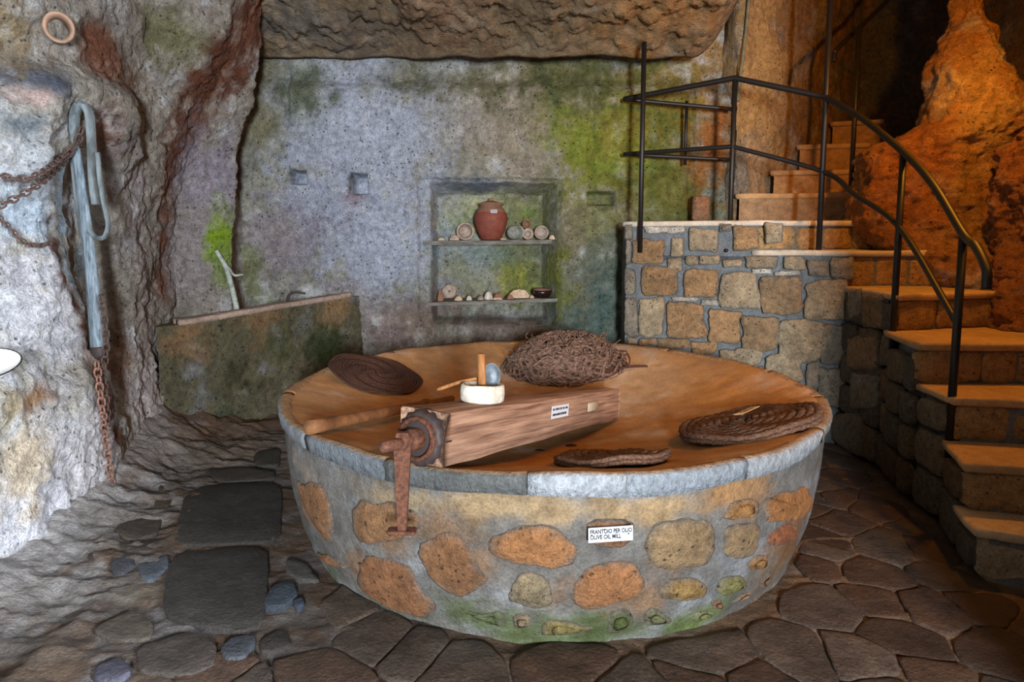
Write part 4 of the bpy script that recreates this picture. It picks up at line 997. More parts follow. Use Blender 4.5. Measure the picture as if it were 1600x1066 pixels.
Gm[0, :, 0] += .03 * fbm(Gm[0], 12, 2, 103); Gm[-1, :, 0] += .02 * fbm(Gm[-1], 12, 2, 104)
ctr0 = [0.01, BWD / 2, BHT / 2]; ctr1 = [BLn, BWD * .47, BHT * .49]
V = np.vstack([Gm.reshape(-1, 3), [ctr0], [ctr1]]); nb = 720
Fc = [tuple(f) for f in grid_faces(60, 12, True)] + [(i, (i + 1) % 12, nb) for i in range(12)] + [(59 * 12 + (i + 1) % 12, 59 * 12 + i, nb + 1) for i in range(12)]
def local(name, V, Fc, mat, parent, M, col=None, smooth=True):
    o = link(name, mesh(name, V, Fc, mat, col, smooth), parent); o.matrix_basis = M; return o
bo = local('timber', V, [f[::-1] for f in Fc], M_WOOD, beam, MBm)
# iron fitting on the near end: plate, ring, axle
def axial(prof, x0=0.0, n=32):
    V, Fc = lathe(prof, n); return np.stack([x0 - V[:, 2], BWD / 2 + V[:, 0], BHT / 2 - .004 + V[:, 1]], -1), Fc
V, Fc = axial([(0, .030), (.085, .030), (.098, .024), (.102, .0), (.102, -.04)]); 
a = np.arctan2(V[:, 2] - BHT / 2, V[:, 1] - BWD / 2); rr_ = 1 + .05 * np.sign(np.sin(14 * a)); V[:, 1] = BWD / 2 + (V[:, 1] - BWD / 2) * rr_; V[:, 2] = BHT / 2 + (V[:, 2] - BHT / 2) * rr_
plate = local('iron_plate', V, Fc, M_IRON_DARK, beam, MBm)
V, Fc = axial([(.066, .028), (.066, .044), (.074, .050), (.082, .046), (.083, .028)]); local('iron_ring', V, Fc, M_IRON, beam, MBm)
V, Fc = axial([(.040, .03), (.040, .075), (.034, .082), (.022, .083)]); local('hub', V, Fc, M_IRON, beam, MBm)
V, Fc = axial([(.020, .06), (.021, .20), (.019, .225), (.012, .232), (0, .234)], 0, 16); V[:, 2] -= .006; local('axle', V, Fc, M_IRON, beam, MBm)
# hanging iron arm with its crossed foot
hp = MBm @ Vector((-.115, BWD / 2, BHT / 2)); hp = np.array(hp)
zt, zb_ = hp[2] + .03, P(640, 828, hp[1])[2]
sec = []
zz = np.array([zt, zt - .03, zt - .07, (zt + zb_) / 2, zb_ + .03, zb_]); ww = np.array([.020, .030, .030, .024, .017, .014])
V = []
for z, w in zip(zz, ww):
    dx = (zt - z) * .02
    for sx_, sy_ in ((-1, -1), (1, -1), (1, 1), (-1, 1)): V.append((hp[0] - dx + sx_ * w, hp[1] + sy_ * .012, z))
Fc = [tuple(f) for f in grid_faces(6, 4, True)] + [(0, 1, 2, 3), (23, 22, 21, 20)]
arm = obj('hanging_arm', V, Fc, M_IRON, beam, smooth=False)
V, Fc = box(.105, .05, .014, .004); foot = obj('foot_plate', V + [hp[0] - .01, hp[1], zb_ - .005], Fc, M_IRON, arm, smooth=False)
V, Fc = axial([(.030, .095), (.030, .13), (.026, .135), (.018, .135)]); local('collar', V, Fc, M_IRON, beam, MBm)
# paper labels
def lines(w, rows, seed, hgt):
    """rows of small printed marks too small to read"""
    r = np.random.default_rng(seed); parts = []
    for z, x0, x1 in rows:
        x = x0
        while x < x1:
            cw_ = r.uniform(.35, .7) * hgt
            V, Fc = box(cw_, .0006, hgt * r.uniform(.7, 1.0), .0001); parts.append((V + [x + cw_ / 2, 0, z], Fc)); x += cw_ * 1.3
            if r.random() < .18: x += hgt * .5
    return bm_join(parts)
def card(name, M, w, h, mat, label, ink=None, seed=1, rows=((.22, .06, .94), (-.2, .06, .86)), th=.0016, group=None):
    t = thing(name, label, 'label', np.array(M.translation), group)
    V, Fc = box(w, th, h, .0003); cd = local('card', V, Fc, mat, t, M, smooth=False)
    if ink:
        V, Fc = lines(w, [(r_[0] * h, -w / 2 + r_[1] * w, -w / 2 + r_[2] * w) for r_ in rows], seed, h * .2)
        local('print', V + [0, -th / 2 - .0004, 0], Fc, ink, cd, M, smooth=False)
    return t
def side_M(x, z, roll=0.0):
    """frame on the camera-facing side of the beam: X along the beam, -Y outward"""
    o = MBm @ Vector((x, -.0055, z)); return Matrix.Translation(o) @ (MBm.to_3x3().to_4x4() @ Matrix.Rotation(roll, 4, 'Y'))
def beam_x(px):
    best = min(np.linspace(0, BLn, 400), key=lambda x: abs(proj(np.array(MBm @ Vector((x, 0, BHT / 2))))[0] - px)); return best
card('paper_label', side_M(beam_x(873), .125), .20, .062, M_PAPER, 'white paper label with two printed lines on the beam', M_INK, 5)
pb = P(0, 0, 1)
V, Fc = box(.15, .004, .05, .002); M2 = side_M(beam_x(925), .115); t = obj('wood_patch', xf(V, M2), Fc, plain_mat('pale_patch', S(176, 164, 142), color2=S(150, 138, 118), scale=14)); t.parent = beam; t.matrix_parent_inverse = Matrix.Translation(-Vector(beam.location))
# sign on the mill
sp = on_body(951, 829); an = math.atan2(sp[1] - BC[1], sp[0] - BC[0]); od = np.array([math.cos(an), math.sin(an), .0])
sp = sp + od * .030
xa_ = np.array([-math.sin(an), math.cos(an), 0.02]); 
if xa_[0] < 0: xa_ = -xa_
zx = np.array([0, 0, 1.0]) + od * .18 * 0; yy = np.cross(zx, xa_)
MSg = frame(sp, xa_, (0.0, 0.0, 1)); 
sw, sh_ = 74 / 1000 * sp[1], 25 / 1000 * sp[1]
sign = thing('information_sign', 'white sign reading FRANTOIO PER OLIO, OLIVE OIL MILL on the stone base', 'sign', sp)
V, Fc = box(sw, .005, sh_, .0006); board = local('board', V, Fc, M_PAPER, sign, MSg, smooth=False)
def text_mesh(txt, size):
    cu = bpy.data.curves.new('lettering', 'FONT'); cu.body = txt; cu.size = size; cu.extrude = .0003; cu.offset = size * .035
    o = bpy.data.objects.new('lettering_tmp', cu); COL.objects.link(o)
    bpy.context.view_layer.update()
    me = bpy.data.meshes.new_from_object(o.evaluated_get(bpy.context.evaluated_depsgraph_get()))
    bpy.data.objects.remove(o); return me
for txt, wid, z in (('FRANTOIO PER OLIO', .94, .10), ('OLIVE OIL MILL', .70, -.27)):
    me = text_mesh(txt, sh_ * .40); me.name = 'lettering'; me.materials.clear(); me.materials.append(M_INK)
    w_ = max(v.co.x for v in me.vertices); sc = wid * sw / w_
    o = link('lettering', me, board); o.matrix_basis = MSg @ Matrix.Translation((-sw / 2 + .035 * sw, -.0031, z * sh_ - .0)) @ Matrix.Rotation(math.pi / 2, 4, 'X') @ Matrix.Diagonal((sc, 1.0, 1, 1))
for fx_, fz in ((-.14, .36), (-.43, .02), (.40, -.02)):
    V, Fc = lathe([(.0035, 0), (.003, .002), (0, .0026)], 10); o = local('nail', V, Fc, M_IRON_DARK, board, MSg @ Matrix.Translation((fx_ * sw, -.0025, fz * sh_)) @ Matrix.Rotation(math.pi / 2, 4, 'X'))

# white stone mortar on the beam, with pestle and ladle
bx = min(np.linspace(0, BLn, 300), key=lambda x: abs(proj(np.array(MBm @ Vector((x, BWD * .5, BHT))))[0] - 753)); mo = np.array(MBm @ Vector((bx, BWD * .5, BHT + .006)))
up = np.array(zv) * .6 + np.array([0, 0, .4]); up /= np.linalg.norm(up)
mo = mo + up * .004
Mm = zframe(mo, up)
V, Fc = lathe([(0, 0), (.086, 0), (.094, .006), (.096, .035), (.094, .066), (.09, .074), (.078, .075), (.068, .055), (.05, .030), (0, .026)], 40); V[:, :2] *= (1 + .02 * fbm(V, 12, 3, 111))[:, None]; V[:, 2] += .004 * fbm(V, 14, 2, 112) * (V[:, 2] > .06)
tag(obj('stone_mortar', xf(V, Mm), Fc, M_CERAMIC_W), 'round white stone mortar standing on the wooden beam', 'mortar')
pz0 = mo + up * .034; pz1 = P(752, 553, pz0[1])
V, Fc = tube([pz0, pz0 * .5 + pz1 * .5, pz1], [.018, .017, .016], 14); tag(obj('wooden_pestle', V, Fc, M_STICK), 'upright round wooden stick standing in the white mortar', 'pestle')
lad = thing('ladle', 'old metal ladle with thin wooden handle leaning on the mortar', 'ladle', mo + up * .07)
lc = P(767, 587, mo[1] + .055); Ml = zframe(lc, np.array([.25, -1, .12]), (1, 0, 0))
V, Fc = lathe([(0, 0), (.03, .002), (.048, .008), (.054, .016), (.056, .016), (.05, .004), (.03, -.004), (0, -.006)], 28); V[:, 1] *= 1.0; V[:, 0] *= .72; obj('bowl', xf(V, Ml), Fc, M_BLADE, lad)
lh = spline([lc + [-.035, .01, -.01], P(720, 597, lc[1] + .02), P(684, 609, lc[1] + .05)], 14); V, Fc = tube(lh, np.linspace(.007, .009, len(lh)), 8); obj('handle', V, Fc, M_STICK, lad)

# wooden pole on the left
pa = on_bowl(487, 672, .03); pb_ = on_bowl(706, 626, .025)
pole = thing('wooden_pole', 'smooth wooden pole with peg lying down the left side of basin', 'pole', pa)
pdir = (pb_ - pa) / np.linalg.norm(pb_ - pa); pa2 = pa - pdir * .02 + [0, 0, .012]; pb2 = pb_ + [0, 0, .012]
V, Fc = tube(np.linspace(pa2, pa2 * .25 + pb2 * .75, 12), np.linspace(.031, .024, 12), 14); obj('shaft', V, Fc, M_POLE, pole)
V, Fc = tube(np.linspace(pa2 * .27 + pb2 * .73, pb2, 8), np.linspace(.019, .022, 8), 12); obj('tenon', V, Fc, M_POLE, pole)
V, Fc = tube([pa2 * .26 + pb2 * .74, pa2 * .24 + pb2 * .76], .033, 14); obj('collar', V, Fc, M_POLE, pole)

# woven press mats
def fiscolo(px, py, R, rings, tr, mat, label, seed, lift, layers=1, braid=34, tilt=None, ring_mat=None):
    c = on_bowl(px, py); nrm_ = bowl_normal(c)
    if tilt is not None: nrm_ = nrm_ * (1 - tilt) + np.array([0, 0, 1]) * tilt; nrm_ /= np.linalg.norm(nrm_)
    c = c + nrm_ * lift; M = zframe(c, nrm_)
    t = thing('press_mat', label, 'mat', c, 'woven press mats in the basin')
    for L in range(layers):
        for i in range(rings):
            r = R - tr * (1 + 1.75 * i)
            if r < tr * .6: break
            if layers > 1 and L == 0 and i > 1: break
            n = max(24, int(2 * np.pi * r / .012)); k = 8
            a = np.linspace(0, 2 * np.pi, n, endpoint=False); b_ = np.linspace(0, 2 * np.pi, k, endpoint=False)
            A, Bt = np.meshgrid(a, b_, indexing='ij')
            kk = max(6, int(braid * r / R))
            mod = 1 + .17 * np.sin(kk * A + 2 * Bt + i) + .08 * np.sin(2 * kk * A - Bt)
            rad_ = r + tr * mod * np.cos(Bt) + .004 * np.sin(3 * A + seed + i)
            hz = tr * .62 * mod * np.sin(Bt) + .005 * np.sin(2 * A + seed) + .006 * np.sin(5 * A + i + seed) + L * tr * 1.1
            V = np.stack([rad_ * np.cos(A), rad_ * np.sin(A), hz], -1).reshape(-1, 3)
            obj('braid', xf(V, M), [tuple(f) for f in grid_faces(n, k, True)] + [((n - 1) * k + j, (n - 1) * k + (j + 1) % k, (j + 1) % k, j) for j in range(k)], mat, t)
    return t, M
fiscolo(585, 590, .32, 17, .0105, M_FIBRE_DARK, 'flat dark brown round woven mat leaning on the far slope by the trough', 1, .035, braid=90)
tm, Mmat = fiscolo(1172, 673, .345, 9, .0205, M_FIBRE, 'thick braided brown mat with a paper strip, near the stair side', 2, .030, layers=2, braid=38, tilt=.1)
fiscolo(956, 727, .25, 8, .017, M_FIBRE, 'braided brown mat lying just inside the front rim', 3, .024, braid=32, layers=2)
lc2 = Mmat @ Vector((.0, -.02, .075)); pd = Pz(1187, 650, lc2.z) - Pz(1140, 672, lc2.z)
Mc = frame(lc2, pd, Mmat.to_3x3() @ Vector((0, 0, 1))) @ Matrix.Rotation(-math.pi / 2, 4, 'X')
card('paper_strip', Mc, .20, .045, M_PAPER_OLD, 'narrow yellowish paper strip on the thick braided mat', M_INK, 9, rows=((.15, .2, .9), (-.22, .2, .8)))

# heap of rope fibre
hc_ = on_bowl(884, 588); 
heap = thing('rope_heap', 'tangled heap of brown rope fibre on the back slope of basin', 'rope heap', hc_)
HR = .49
hx, hy, hh_ = .46, .30, .25
hcen = np.array([hc_[0], hc_[1] + .12, bowl_z(np.hypot(*(hc_[:2] + [0, .12] - BC))) + .01])
def heap_pt(a, s, extra=0.0):
    z = hh_ * (1 - s ** 2.2) * (1 - .25 * math.exp(-(s / .3) ** 2)) + extra
    x = hcen[0] + hx * s * math.cos(a); y = hcen[1] + hy * s * math.sin(a); r = math.hypot(x - BC[0], y - BC[1])
    return np.array([x, y, bowl_z(min(r, 1.5)) + .004 + z])
rh = np.random.default_rng(21); parts = []
for k in range(260):
    a = rh.uniform(0, 2 * np.pi); s = math.sqrt(rh.uniform(.02, 1.0)); da = rh.uniform(.5, 1.6) * rh.choice([-1, 1]); ds = rh.uniform(-.3, .3); pts = []
    for q in np.linspace(0, 1, 12):
        pts.append(heap_pt(a + da * q, np.clip(s + ds * q + .06 * math.sin(q * 9 + k), .03, 1.06), .016 * math.sin(q * 7 + k * 1.7) + rh.uniform(-.004, .004) + .012))
    parts.append(tube(np.array(pts), rh.uniform(.006, .0115), 5))
for k in range(46):
    a = rh.uniform(0, 2 * np.pi); s = rh.uniform(.55, 1.0); p0_ = heap_pt(a, s); o_ = np.array([math.cos(a) * .06, math.sin(a) * .05, .05]) * rh.uniform(.5, 1.4)
    parts.append(tube(spline([p0_, p0_ + o_ * .6 + rh.normal(0, .01, 3), p0_ + o_ + rh.normal(0, .02, 3)], 8), .004, 4))
obj('strands', *bm_join(parts), M_ROPE, heap)
Gh = np.array([[heap_pt(a, s, -.012) for a in np.linspace(0, 2 * np.pi, 40, endpoint=False)] for s in np.linspace(.02, 1.0, 14)])
obj('matted_core', Gh.reshape(-1, 3), [tuple(f) for f in grid_faces(14, 40, True)], M_FIBRE_DARK, heap)
tw = [on_bowl(960, 580, .01), on_bowl(982, 576, .02), on_bowl(1012, 575, .01)]
tg = thing('twig', 'thin dark forked twig lying beside the rope heap', 'twig', tw[0])
pts = spline([p + [0, 0, .012] for p in tw], 16); obj('stem', *tube(pts, .008, 6), M_FIBRE_DARK, tg)
pts = spline([on_bowl(981, 577, .02) + [0, 0, .012], on_bowl(984, 568, .05) + [0, 0, .03], on_bowl(979, 562, .06) + [0, 0, .05]], 10); obj('fork', *tube(pts, .007, 6), M_FIBRE_DARK, tg)
tag(obj('dry_stalk', *tube(spline([on_bowl(948, 556, .01) + [0, 0, .02], on_bowl(964, 552, .02) + [0, 0, .015], on_bowl(980, 551, .01) + [0, 0, .01]], 10), .006, 6), M_FIBRE_DARK), 'short thin dry stalk poking out behind the rope heap', 'stalk')
for k, (px, py, r) in enumerate(((893, 698, .020), (938, 708, .028), (842, 706, .018))):
    c = on_bowl(px, py); V, Fc = lathe([(0, 0), (1, .05), (1.05, .25), (.7, .5), (0, .6)], 12); V = V * [r * 1.6, r, r * .9]; V[:, :2] *= (1 + .15 * fbm(V, 60, 2, k))[:, None]
    tag(obj('dark_pebble', V + c + [0, 0, .002], Fc, M_FIBRE_DARK), ['small dark lump midway between the beam and the front mat', 'larger dark lump touching the edge of the front mat', 'small dark lump in the shadow under the beam'][k], 'lump', 'dark lumps in the basin')

# ================================================================== NICHE: SHELVES AND POTS
def plank(name, a, b, y0, y1, th, label, seed):
    """shelf board from pixel a to pixel b (front edge top)"""
    n = 40; pa_, pb_ = P(*a, y0), P(*b, y0); V = []
    for s in np.linspace(0, 1, n):
        p = pa_ * (1 - s) + pb_ * s
        for dy, dz in ((0, 0), (y1 - y0, 0), (y1 - y0, -th), (0, -th)): V.append((p[0], p[1] + dy, p[2] + dz))
    V = np.array(V); V += .004 * np.stack([fbm(V, 9, 2, seed + i) for i in range(3)], -1)
    Fc = [tuple(f) for f in grid_faces(n, 4, True)] + [(0, 1, 2, 3), tuple((n - 1) * 4 + i for i in (3, 2, 1, 0))]
    return tag(obj(name, V, Fc, M_WOOD_GREY, smooth=False), label, 'shelf')
YS = YB + .02
plank('niche_shelf', (661, 377), (863, 375), YS - .03, YB + .36, .038, 'thin grey wooden shelf carrying the terracotta jar and pots', 131)
plank('niche_shelf', (668, 473), (871, 466), YS - .01, YB + .36, .034, 'lower grey wooden shelf strewn with pottery sherds', 135)
def sh1(px): s = (px - 661) / 202; return P(px, 377 - 2 * s, YS - .03)[2] + .004
def sh2(px): s = (px - 668) / 203; return P(px, 473 - 7 * s, YS - .01)[2] + .004
U = YB / 1000
# terracotta jar
jx = XYp(767, YB + .16, 1.6)[0]; jz = sh1(767); jar = thing('terracotta_jar', 'lidded red terracotta jar with white tag on the upper shelf', 'jar', (jx, YB + .16, jz))
Mj = Matrix.Translation((jx, YB + .16, jz))
V, Fc = lathe([(0, 0), (.085, 0), (.10, .012), (.135, .08), (.160, .16), (.168, .215), (.160, .255), (.150, .272)], 40); obj('body', xf(V, Mj), Fc, M_TERRA, jar)
V, Fc = lathe([(.150, .270), (.132, .300), (.112, .322), (.106, .332), (.118, .340), (.126, .348), (.122, .352)], 40); obj('shoulder', xf(V, Mj), Fc, M_TERRA_TOP, jar)
V, Fc = lathe([(.132, .349), (.134, .356), (.09, .368), (.045, .380), (.02, .388), (.018, .398), (.022, .406), (.012, .412), (0, .413)], 36); obj('lid', xf(V, Mj), Fc, M_TERRA_TOP, jar)
V, Fc = box(.062, .002, .034, .0004); Mt = Matrix.Translation((jx + .035, YB + .16 - .137, jz + .305)) @ Matrix.Rotation(math.radians(-38), 4, 'X') @ Matrix.Rotation(math.radians(3), 4, 'Y')
Mt = Matrix.Translation((jx + .035, YB + .16 - .150, jz + .276)) @ Matrix.Rotation(math.radians(-22), 4, 'X')
tagp = obj('tag', xf(V, Mt), Fc, M_PAPER, jar, smooth=False)
V, Fc = lines(.062, [(.007, -.026, .026), (-.006, -.026, .02)], 4, .007); obj('print', xf(V + [0, -.0013, 0], Mt), Fc, M_INK, tagp, smooth=False)
def pot(px, py, rpx, prof, direction, mat, label, name='clay_pot', Y=None, shelf=sh1, n=28, rest=True, cat='pot', group='pots on the upper shelf'):
    """vessel lying on its side, mouth towards `direction`; prof in units of its radius"""
    Y = Y or YB + .12; r = rpx * Y / 1000; V, Fc = lathe([(a * r, b * r) for a, b in prof], n)
    c = P(px, py, Y); M = zframe(c, direction); V = xf(V, M)
    if rest: V[:, 2] += shelf(px) + .001 - V[:, 2].min()
    return tag(obj(name, V, Fc, mat), label, cat, group)
OPEN = [(0, -1.55), (.5, -1.5), (.85, -1.2), (.98, -.7), (1.0, -.25), (.94, 0), (1.02, .1), (1.0, .16), (.86, .15), (.78, .02), (.76, -.4), (.6, -1.1), (0, -1.25)]
NECK = [(0, -2.0), (.6, -1.9), (.9, -1.4), (.85, -.8), (.7, -.4), (.95, -.05), (1.0, .08), (.86, .12), (.5, .02), (.42, -.3), (.42, -1.2), (0, -1.3)]
pot(727, 364, 13.5, OPEN, (.08, -1, .05), M_CLAY, 'wide-mouthed pale pot lying on its side left of the red jar')
pot(806, 361, 11, [(0, -1.3), (.55, -1.25), (.9, -.9), (1.02, -.35), (.98, .1), (.85, .5), (.8, .7), (.86, .85), (.84, .92), (.74, .9), (.7, .55), (.86, 0), (.85, -.6), (0, -1.1)], (.72, -.7, .05), M_CLAY2, 'greenish white pot tipped sideways against the red jar')
o1 = pot(825, 365, 8.8, NECK, (.05, -1, .03), M_CLAY, 'thick-rimmed clay neck lying under a smaller one')
zmx = max((o1.matrix_world @ v.co).z for v in o1.data.vertices)
pot(823, 349, 6.4, [(a, b) for a, b in OPEN], (.0, -1, .03), M_TERRA_TOP, 'small brown clay tube stacked on a thicker neck', shelf=lambda px: zmx - .004)
pot(846, 362, 10.5, [(0, -.9), (.5, -.85), (.85, -.6), (1.0, -.2), (1.04, .05), (1.0, .1), (.88, .06), (.8, -.3), (.5, -.6), (0, -.7)], (-.06, -1, .12), M_CLAY, 'thin-rimmed round bowl propped upright at the right end of the shelf')
def frag(px, py, w, h, d, mat, label, shelf, seed, Y=None, curve=.3, name='pottery_sherd', tilt=0.0, group='sherds on the niche shelves', pts=None):
    """broken curved sherd"""
    Y = Y or YB + .07; k = Y / 1000; w, h, d = w * k, h * k, d * k
    r = np.random.default_rng(seed)
    if pts is None:
        a = np.linspace(0, 2 * np.pi, 9, endpoint=False); pts = np.stack([np.cos(a), np.sin(a)], 1) * r.uniform(.7, 1.05, (9, 1))
    q = np.array(pts, float) * [w / 2, d / 2]; n = len(q); V = []
    for s, t in ((1, 0), (1.0, .35), (.55, 1.0), (0.05, 1.15)):
        z = (h * t if t else 0); V.append(np.c_[q * s, np.full(n, z) - curve * 0])
    V = np.concatenate(V); V = V @ np.array(Matrix.Rotation(tilt, 3, 'X')).T
    V += [XYp(px, Y, 1.3)[0], Y, 0]; V[:, 2] += shelf(px) + .001 - V[:, 2].min()
    Fc = [tuple(f) for f in grid_faces(4, n, True)] + [tuple(range(n))[::-1], tuple(3 * n + i for i in range(n))]
    return tag(obj(name, V, Fc, mat, smooth=False), label, 'sherd', group)
frag(690, 372, 14, 4, 12, M_SHERD, 'pale sherd at the left end of the upper shelf', sh1, 1)
frag(711, 371, 14, 8, 14, M_CLAY, 'grey brick-like fragment beside the wide-mouthed pot', sh1, 2, pts=[(-1, -1), (0, -1), (1, -.9), (1, 0), (1, .9), (0, 1), (-1, .9), (-1, 0)])
frag(862, 371, 12, 6, 10, M_SHERD, 'small pinkish fragment beside the thin-rimmed bowl', sh1, 3)
frag(786, 374, 12, 3, 12, M_SHERD, 'flat sherd lying in front of the red jar', sh1, 4, Y=YB + .03)
frag(687, 465, 10, 16, 9, M_TERRA_TOP, 'upright brown lump of pottery at the left of the lower shelf', sh2, 5)
frag(716, 469, 14, 6, 10, M_SHERD, 'cream sherd next to the upright brown lump', sh2, 6)
frag(733, 470, 9, 6, 9, M_CERAMIC_W, 'small white pointed sherd between two duller ones', sh2, 7)
frag(751, 468, 12, 5, 9, M_CLAY, 'dull grey sherd left of the white bowl fragment', sh2, 8)
frag(763, 464, 13, 11, 12, M_CERAMIC_W, 'bright white bowl fragment on the lower shelf', sh2, 9)
frag(778, 462, 18, 7, 10, M_TERRA_TOP, 'thin reddish sherd leaning on the white bowl fragment', sh2, 10, tilt=.2, Y=YB + .12)
frag(778, 469, 18, 3, 8, M_SHERD, 'flat cream sherd at the front edge of the lower shelf', sh2, 11, Y=YB + .03)
frag(797, 467, 14, 6, 9, M_TERRA_TOP, 'small brown sherd before the large triangular one', sh2, 12, Y=YB + .04)
frag(811, 461, 34, 12, 12, M_SHERD, 'large triangular buff sherd next to the black bowl', sh2, 13, Y=YB + .13, pts=[(-1, -1), (-.3, -1), (.5, -.6), (1, -.1), (.6, .5), (0, .9), (-.6, 1), (-1, .6)])
frag(831, 464, 8, 4, 7, M_SHERD, 'tiny sherd touching the black bowl', sh2, 14, Y=YB + .06)
c = np.array([XYp(847, YB + .12, 1)[0], YB + .12, sh2(847) + .001])
bowl = thing('glazed_bowl', 'squat black and brown glazed bowl on the lower shelf', 'bowl', c)
V, Fc = lathe([(0, 0), (.06, 0), (.075, .012), (.098, .045), (.094, .066), (.085, .072)], 36); obj('body', V + c, Fc, M_GLAZE, bowl)
V, Fc = lathe([(.086, .071), (.090, .080), (.084, .086), (.076, .078), (.06, .05), (0, .03)], 36); obj('rim', V + c, Fc, M_TERRA_TOP, bowl)
V, Fc = lathe([(.012, .02), (.03, .028), (.055, .026), (.072, .012), (.074, 0), (.055, -.006), (.012, -.004), (.012, .02)], 30); V *= (1 + .12 * fbm(V, 25, 3, 7))[:, None]
rc = P(702, 443, YB + .30); V = xf(V, zframe(rc, (0.06, -1, .22))); V[:, 2] += sh2(702) + .001 - V[:, 2].min()
tag(obj('stone_ring', V, Fc, M_CLAY), 'rough pale stone ring propped against the niche back', 'stone ring')

# ================================================================== HANGING ON THE LEFT WALL
def wl(px, py, lift): return on_grid('left', px, py) + np.array([.8, -.6, 0]) * lift
def ribbon(pts, w, th=.004):
    """flat strap: width across the wall, thin through it"""
    p = spline(pts, 40); t = np.gradient(p, axis=0); t /= np.linalg.norm(t, axis=1, keepdims=True)
    nrm_ = np.array([.75, -.66, 0]); V = []
    for i in range(len(p)):
        s = np.cross(t[i], nrm_); s /= np.linalg.norm(s) + 1e-9; n_ = np.cross(s, t[i])
        for a_, b_ in ((-1, -1), (1, -1), (1, 1), (-1, 1)): V.append(p[i] + s * w / 2 * a_ + n_ * th * b_)
    Fc = [tuple(f) for f in grid_faces(len(p), 4, True)] + [(0, 1, 2, 3), tuple((len(p) - 1) * 4 + i for i in (3, 2, 1, 0))]
    return np.array(V), Fc
YW = 3.78
def front_of(key, px, py, Y, gap=.035):
    """point on the sight line at distance Y, but never inside the rock"""
    p = P(px, py, Y); c0 = np.array([0, 0, ZC]); q = on_grid(key, max(px, 2), py)
    dp, dq = np.linalg.norm(p - c0), np.linalg.norm(q - c0)
    return p if dp < dq - gap else c0 + (p - c0) * ((dq - gap) / dp)
W_ = lambda px, py, dy=0.0: front_of('left', px, py, YW + dy, .035 - dy * .4)
peg = tube([W_(128, 168, .25), W_(128, 166, .0), W_(127, 162, -.05)], [.022, .02, .018], 10)
tag(obj('wall_peg', *peg, M_BARWOOD), 'stout grey peg in the rock that holds the straps', 'peg')
V, Fc = ribbon([W_(124, 162), W_(117, 180), W_(116, 220), W_(121, 280), W_(127, 330), W_(133, 372)], .055)
tag(obj('leather_strap', V, Fc, M_STRAP), 'broad grey leather strap hanging straight from the peg', 'strap')
V, Fc = ribbon([W_(132, 163, -.05), W_(140, 182, -.05), W_(143, 230, -.04), W_(145, 280, -.03), W_(150, 320, -.04)], .048)
tag(obj('leather_strap', V, Fc, M_STRAP), 'second grey strap hanging beside the broad one', 'strap')
V, Fc = ribbon([W_(152, 238, -.05), W_(157, 290, -.06), W_(166, 335, -.07), W_(169, 352, -.07), W_(163, 370, -.07), W_(150, 371, -.06), W_(140, 360, -.05)], .026)
tag(obj('leather_strap', V, Fc, M_STRAP), 'narrow pale strap ending in an open loop', 'strap')
bt, bb_ = W_(118, 232, -.03), W_(153, 545, -.03)
bar = thing('wooden_bar', 'long grey weathered wooden bar hanging upright over the chain', 'bar', bb_)
pts = np.linspace(bt, bb_, 24); pts[:, 0] += .012 * np.sin(np.linspace(0, 3.1, 24)); V, Fc = tube(pts, np.linspace(.026, .046, 24), 10, flat=.6, up=(0, 1, 0)); obj('shaft', V, Fc, M_BARWOOD, bar)
V, Fc = tube(np.linspace(bb_ + [-.001, 0, .012], bb_ + [.004, 0, -.055], 5), [.049, .049, .047, .042, .036], 12, flat=.65, up=(0, 1, 0)); obj('iron_socket', V, Fc, M_IRON_DARK, bar)
V, Fc = tube(spline([bb_ + [-.03, -.02, -.05], bb_ + [-.018, -.02, -.085], bb_ + [.006, -.02, -.10], bb_ + [.03, -.02, -.085], bb_ + [.036, -.02, -.05]], 16), .006, 6); obj('shackle', V, Fc, M_IRON, bar)
# chains, link by link
def link_mesh(L, W, r, mat):
    a = np.linspace(0, 2 * np.pi, 16, endpoint=False); st = (L - W) / 2
    path = np.stack([np.cos(a) * W / 2, np.zeros(16), np.sin(a) * W / 2 + np.sign(np.sin(a)) * st * (np.abs(np.sin(a)) > 1e-6)], -1)
    V = []; 
    for i in range(16):
        t = path[(i + 1) % 16] - path[i - 1]; t /= np.linalg.norm(t); s = np.array([0, 1., 0]); n_ = np.cross(t, s)
        for b in np.linspace(0, 2 * np.pi, 6, endpoint=False): V.append(path[i] + r * (math.cos(b) * s + math.sin(b) * n_))
    Fc = [tuple(f) for f in grid_faces(16, 6, True)] + [(15 * 6 + j, 15 * 6 + (j + 1) % 6, (j + 1) % 6, j) for j in range(6)]
    return mesh('link', V, Fc, mat)
M_CHAIN = plain_mat('rusty_chain', S(142, 108, 94), rough=.8, metal=.2, scale=60, color2=S(96, 66, 54), bump=.2)
M_CHAIN_D = plain_mat('dark_chain', S(92, 74, 68), rough=.75, metal=.3, scale=60, color2=S(60, 46, 42), bump=.2)
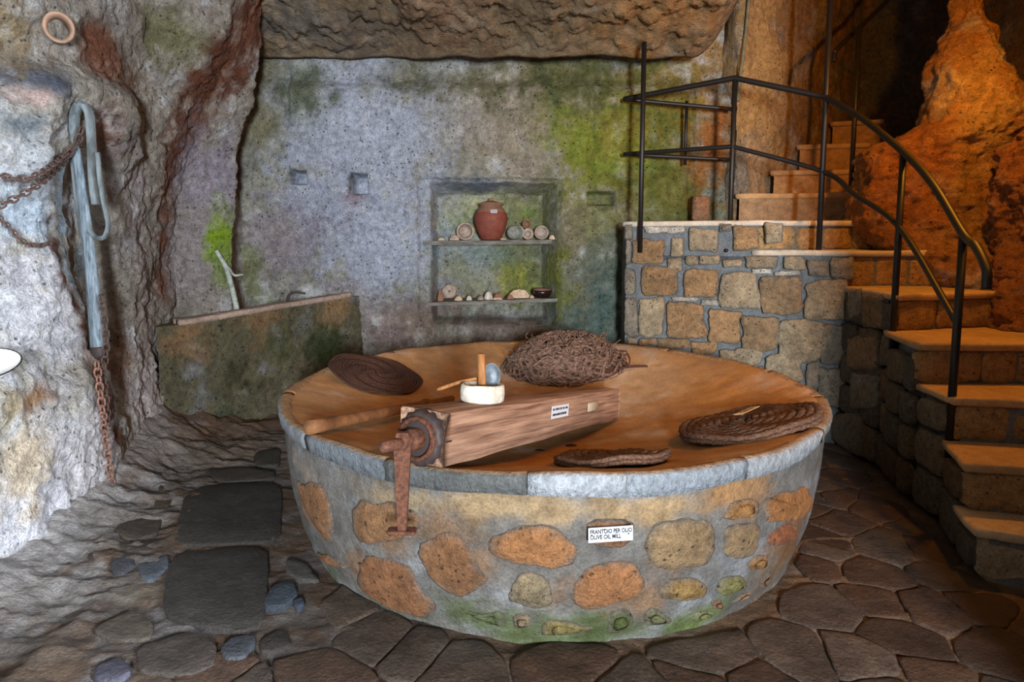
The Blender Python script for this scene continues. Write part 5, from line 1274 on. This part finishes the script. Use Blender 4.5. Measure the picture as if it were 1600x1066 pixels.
def chain(pts, L, W, r, mat, label, mname):
    p = spline(pts, 200); d = np.r_[0, np.cumsum(np.linalg.norm(np.diff(p, axis=0), axis=1))]; step = L - 2.2 * r
    n = int(d[-1] / step); me = link_mesh(L, W, r, mat)
    t = thing('iron_chain', label, 'chain', p[0])
    for i in range(n):
        s = (i + .5) * step; c = np.array([np.interp(s, d, p[:, k]) for k in range(3)])
        c2 = np.array([np.interp(min(s + .01, d[-1]), d, p[:, k]) for k in range(3)]); c1 = np.array([np.interp(max(s - .01, 0), d, p[:, k]) for k in range(3)])
        ax_ = c2 - c1; nrm_ = (.75, -.66, .05)
        M = zframe(c, ax_, Vector(nrm_).cross(Vector([float(v) for v in ax_]))) @ Matrix.Rotation(math.radians(18 if i % 2 else 74), 4, 'Z')
        o = bpy.data.objects.new('link', me); COL.objects.link(o); o.parent = t; o.matrix_parent_inverse = Matrix.Translation(-Vector(t.location)); o.matrix_basis = M
    return t
chain([W_(151, 566, -.03), W_(155, 600, -.03), W_(160, 640, -.04), W_(166, 690, -.05), W_(171, 730, -.06), W_(177, 776, -.07)], .056, .034, .0055, M_CHAIN, 'rusty chain hanging down from the grey bar to the floor', 'a')
chain([W_(157, 462, -.07), W_(163, 500, -.07), W_(166, 540, -.07), W_(162, 585, -.06), W_(166, 630, -.06), W_(170, 672, -.07)], .052, .032, .005, M_CHAIN_D, 'shorter dark chain strand hanging beside the grey bar', 'b')
chain([W_(128, 200, -.06), W_(120, 222, -.07), W_(98, 246, -.12), W_(64, 272, -.25), W_(30, 280, -.45), W_(-20, 270, -.62)], .056, .034, .006, M_CHAIN_D, 'dark chain sagging from the peg along the rock wall', 'c')
chain([W_(118, 226, -.08), W_(96, 256, -.14), W_(60, 288, -.27), W_(20, 312, -.48), W_(-20, 330, -.62)], .05, .03, .005, M_CHAIN_D, 'second dark chain strand below the one sagging from the peg', 'd')
chain([wl(-20, 322, .04), wl(12, 352, .04), wl(30, 372, .04), wl(55, 384, .04), wl(80, 376, .05)], .036, .022, .004, M_CHAIN_D, 'thin chain lying low against the whitish rock', 'e')
# clay ring on the high ledge
rc = on_grid('left', 90, 45) + [.06, -.06, 0]; Mr = zframe(rc, (.55, -.8, -.1))
V, Fc = lathe([(.048, -.16), (.066, -.10), (.072, -.02), (.076, .0), (.070, .008), (.056, .0), (.050, -.05), (.044, -.15), (.048, -.16)], 28); V[:, 1] *= 1.12
tag(obj('clay_pipe_ring', xf(V, Mr), Fc, plain_mat('brown_clay', S(150, 122, 102), color2=S(120, 96, 80), scale=20)), 'short clay pipe with open mouth lodged high in the left wall', 'clay pipe')
# white enamel dish on the low rock shelf
dc = P(-34, 580, 2.94); V, Fc = lathe([(0, 0), (.12, .0), (.155, .028), (.165, .034), (.168, .030), (.158, .020), (.122, -.008), (0, -.008)], 40)
dish = thing('enamel_dish', 'white enamel dish with dark rim on the low left rock shelf', 'dish', dc)
Md = zframe(dc, (.12, -.30, 1)); obj('dish', xf(V, Md), Fc, M_ENAMEL, dish)
a = np.linspace(0, 2 * np.pi, 40); V, Fc = tube(np.stack([.167 * np.cos(a), .167 * np.sin(a), 0 * a + .032], -1), .004, 6); obj('rim', xf(V, Md), Fc, M_RAIL, dish)
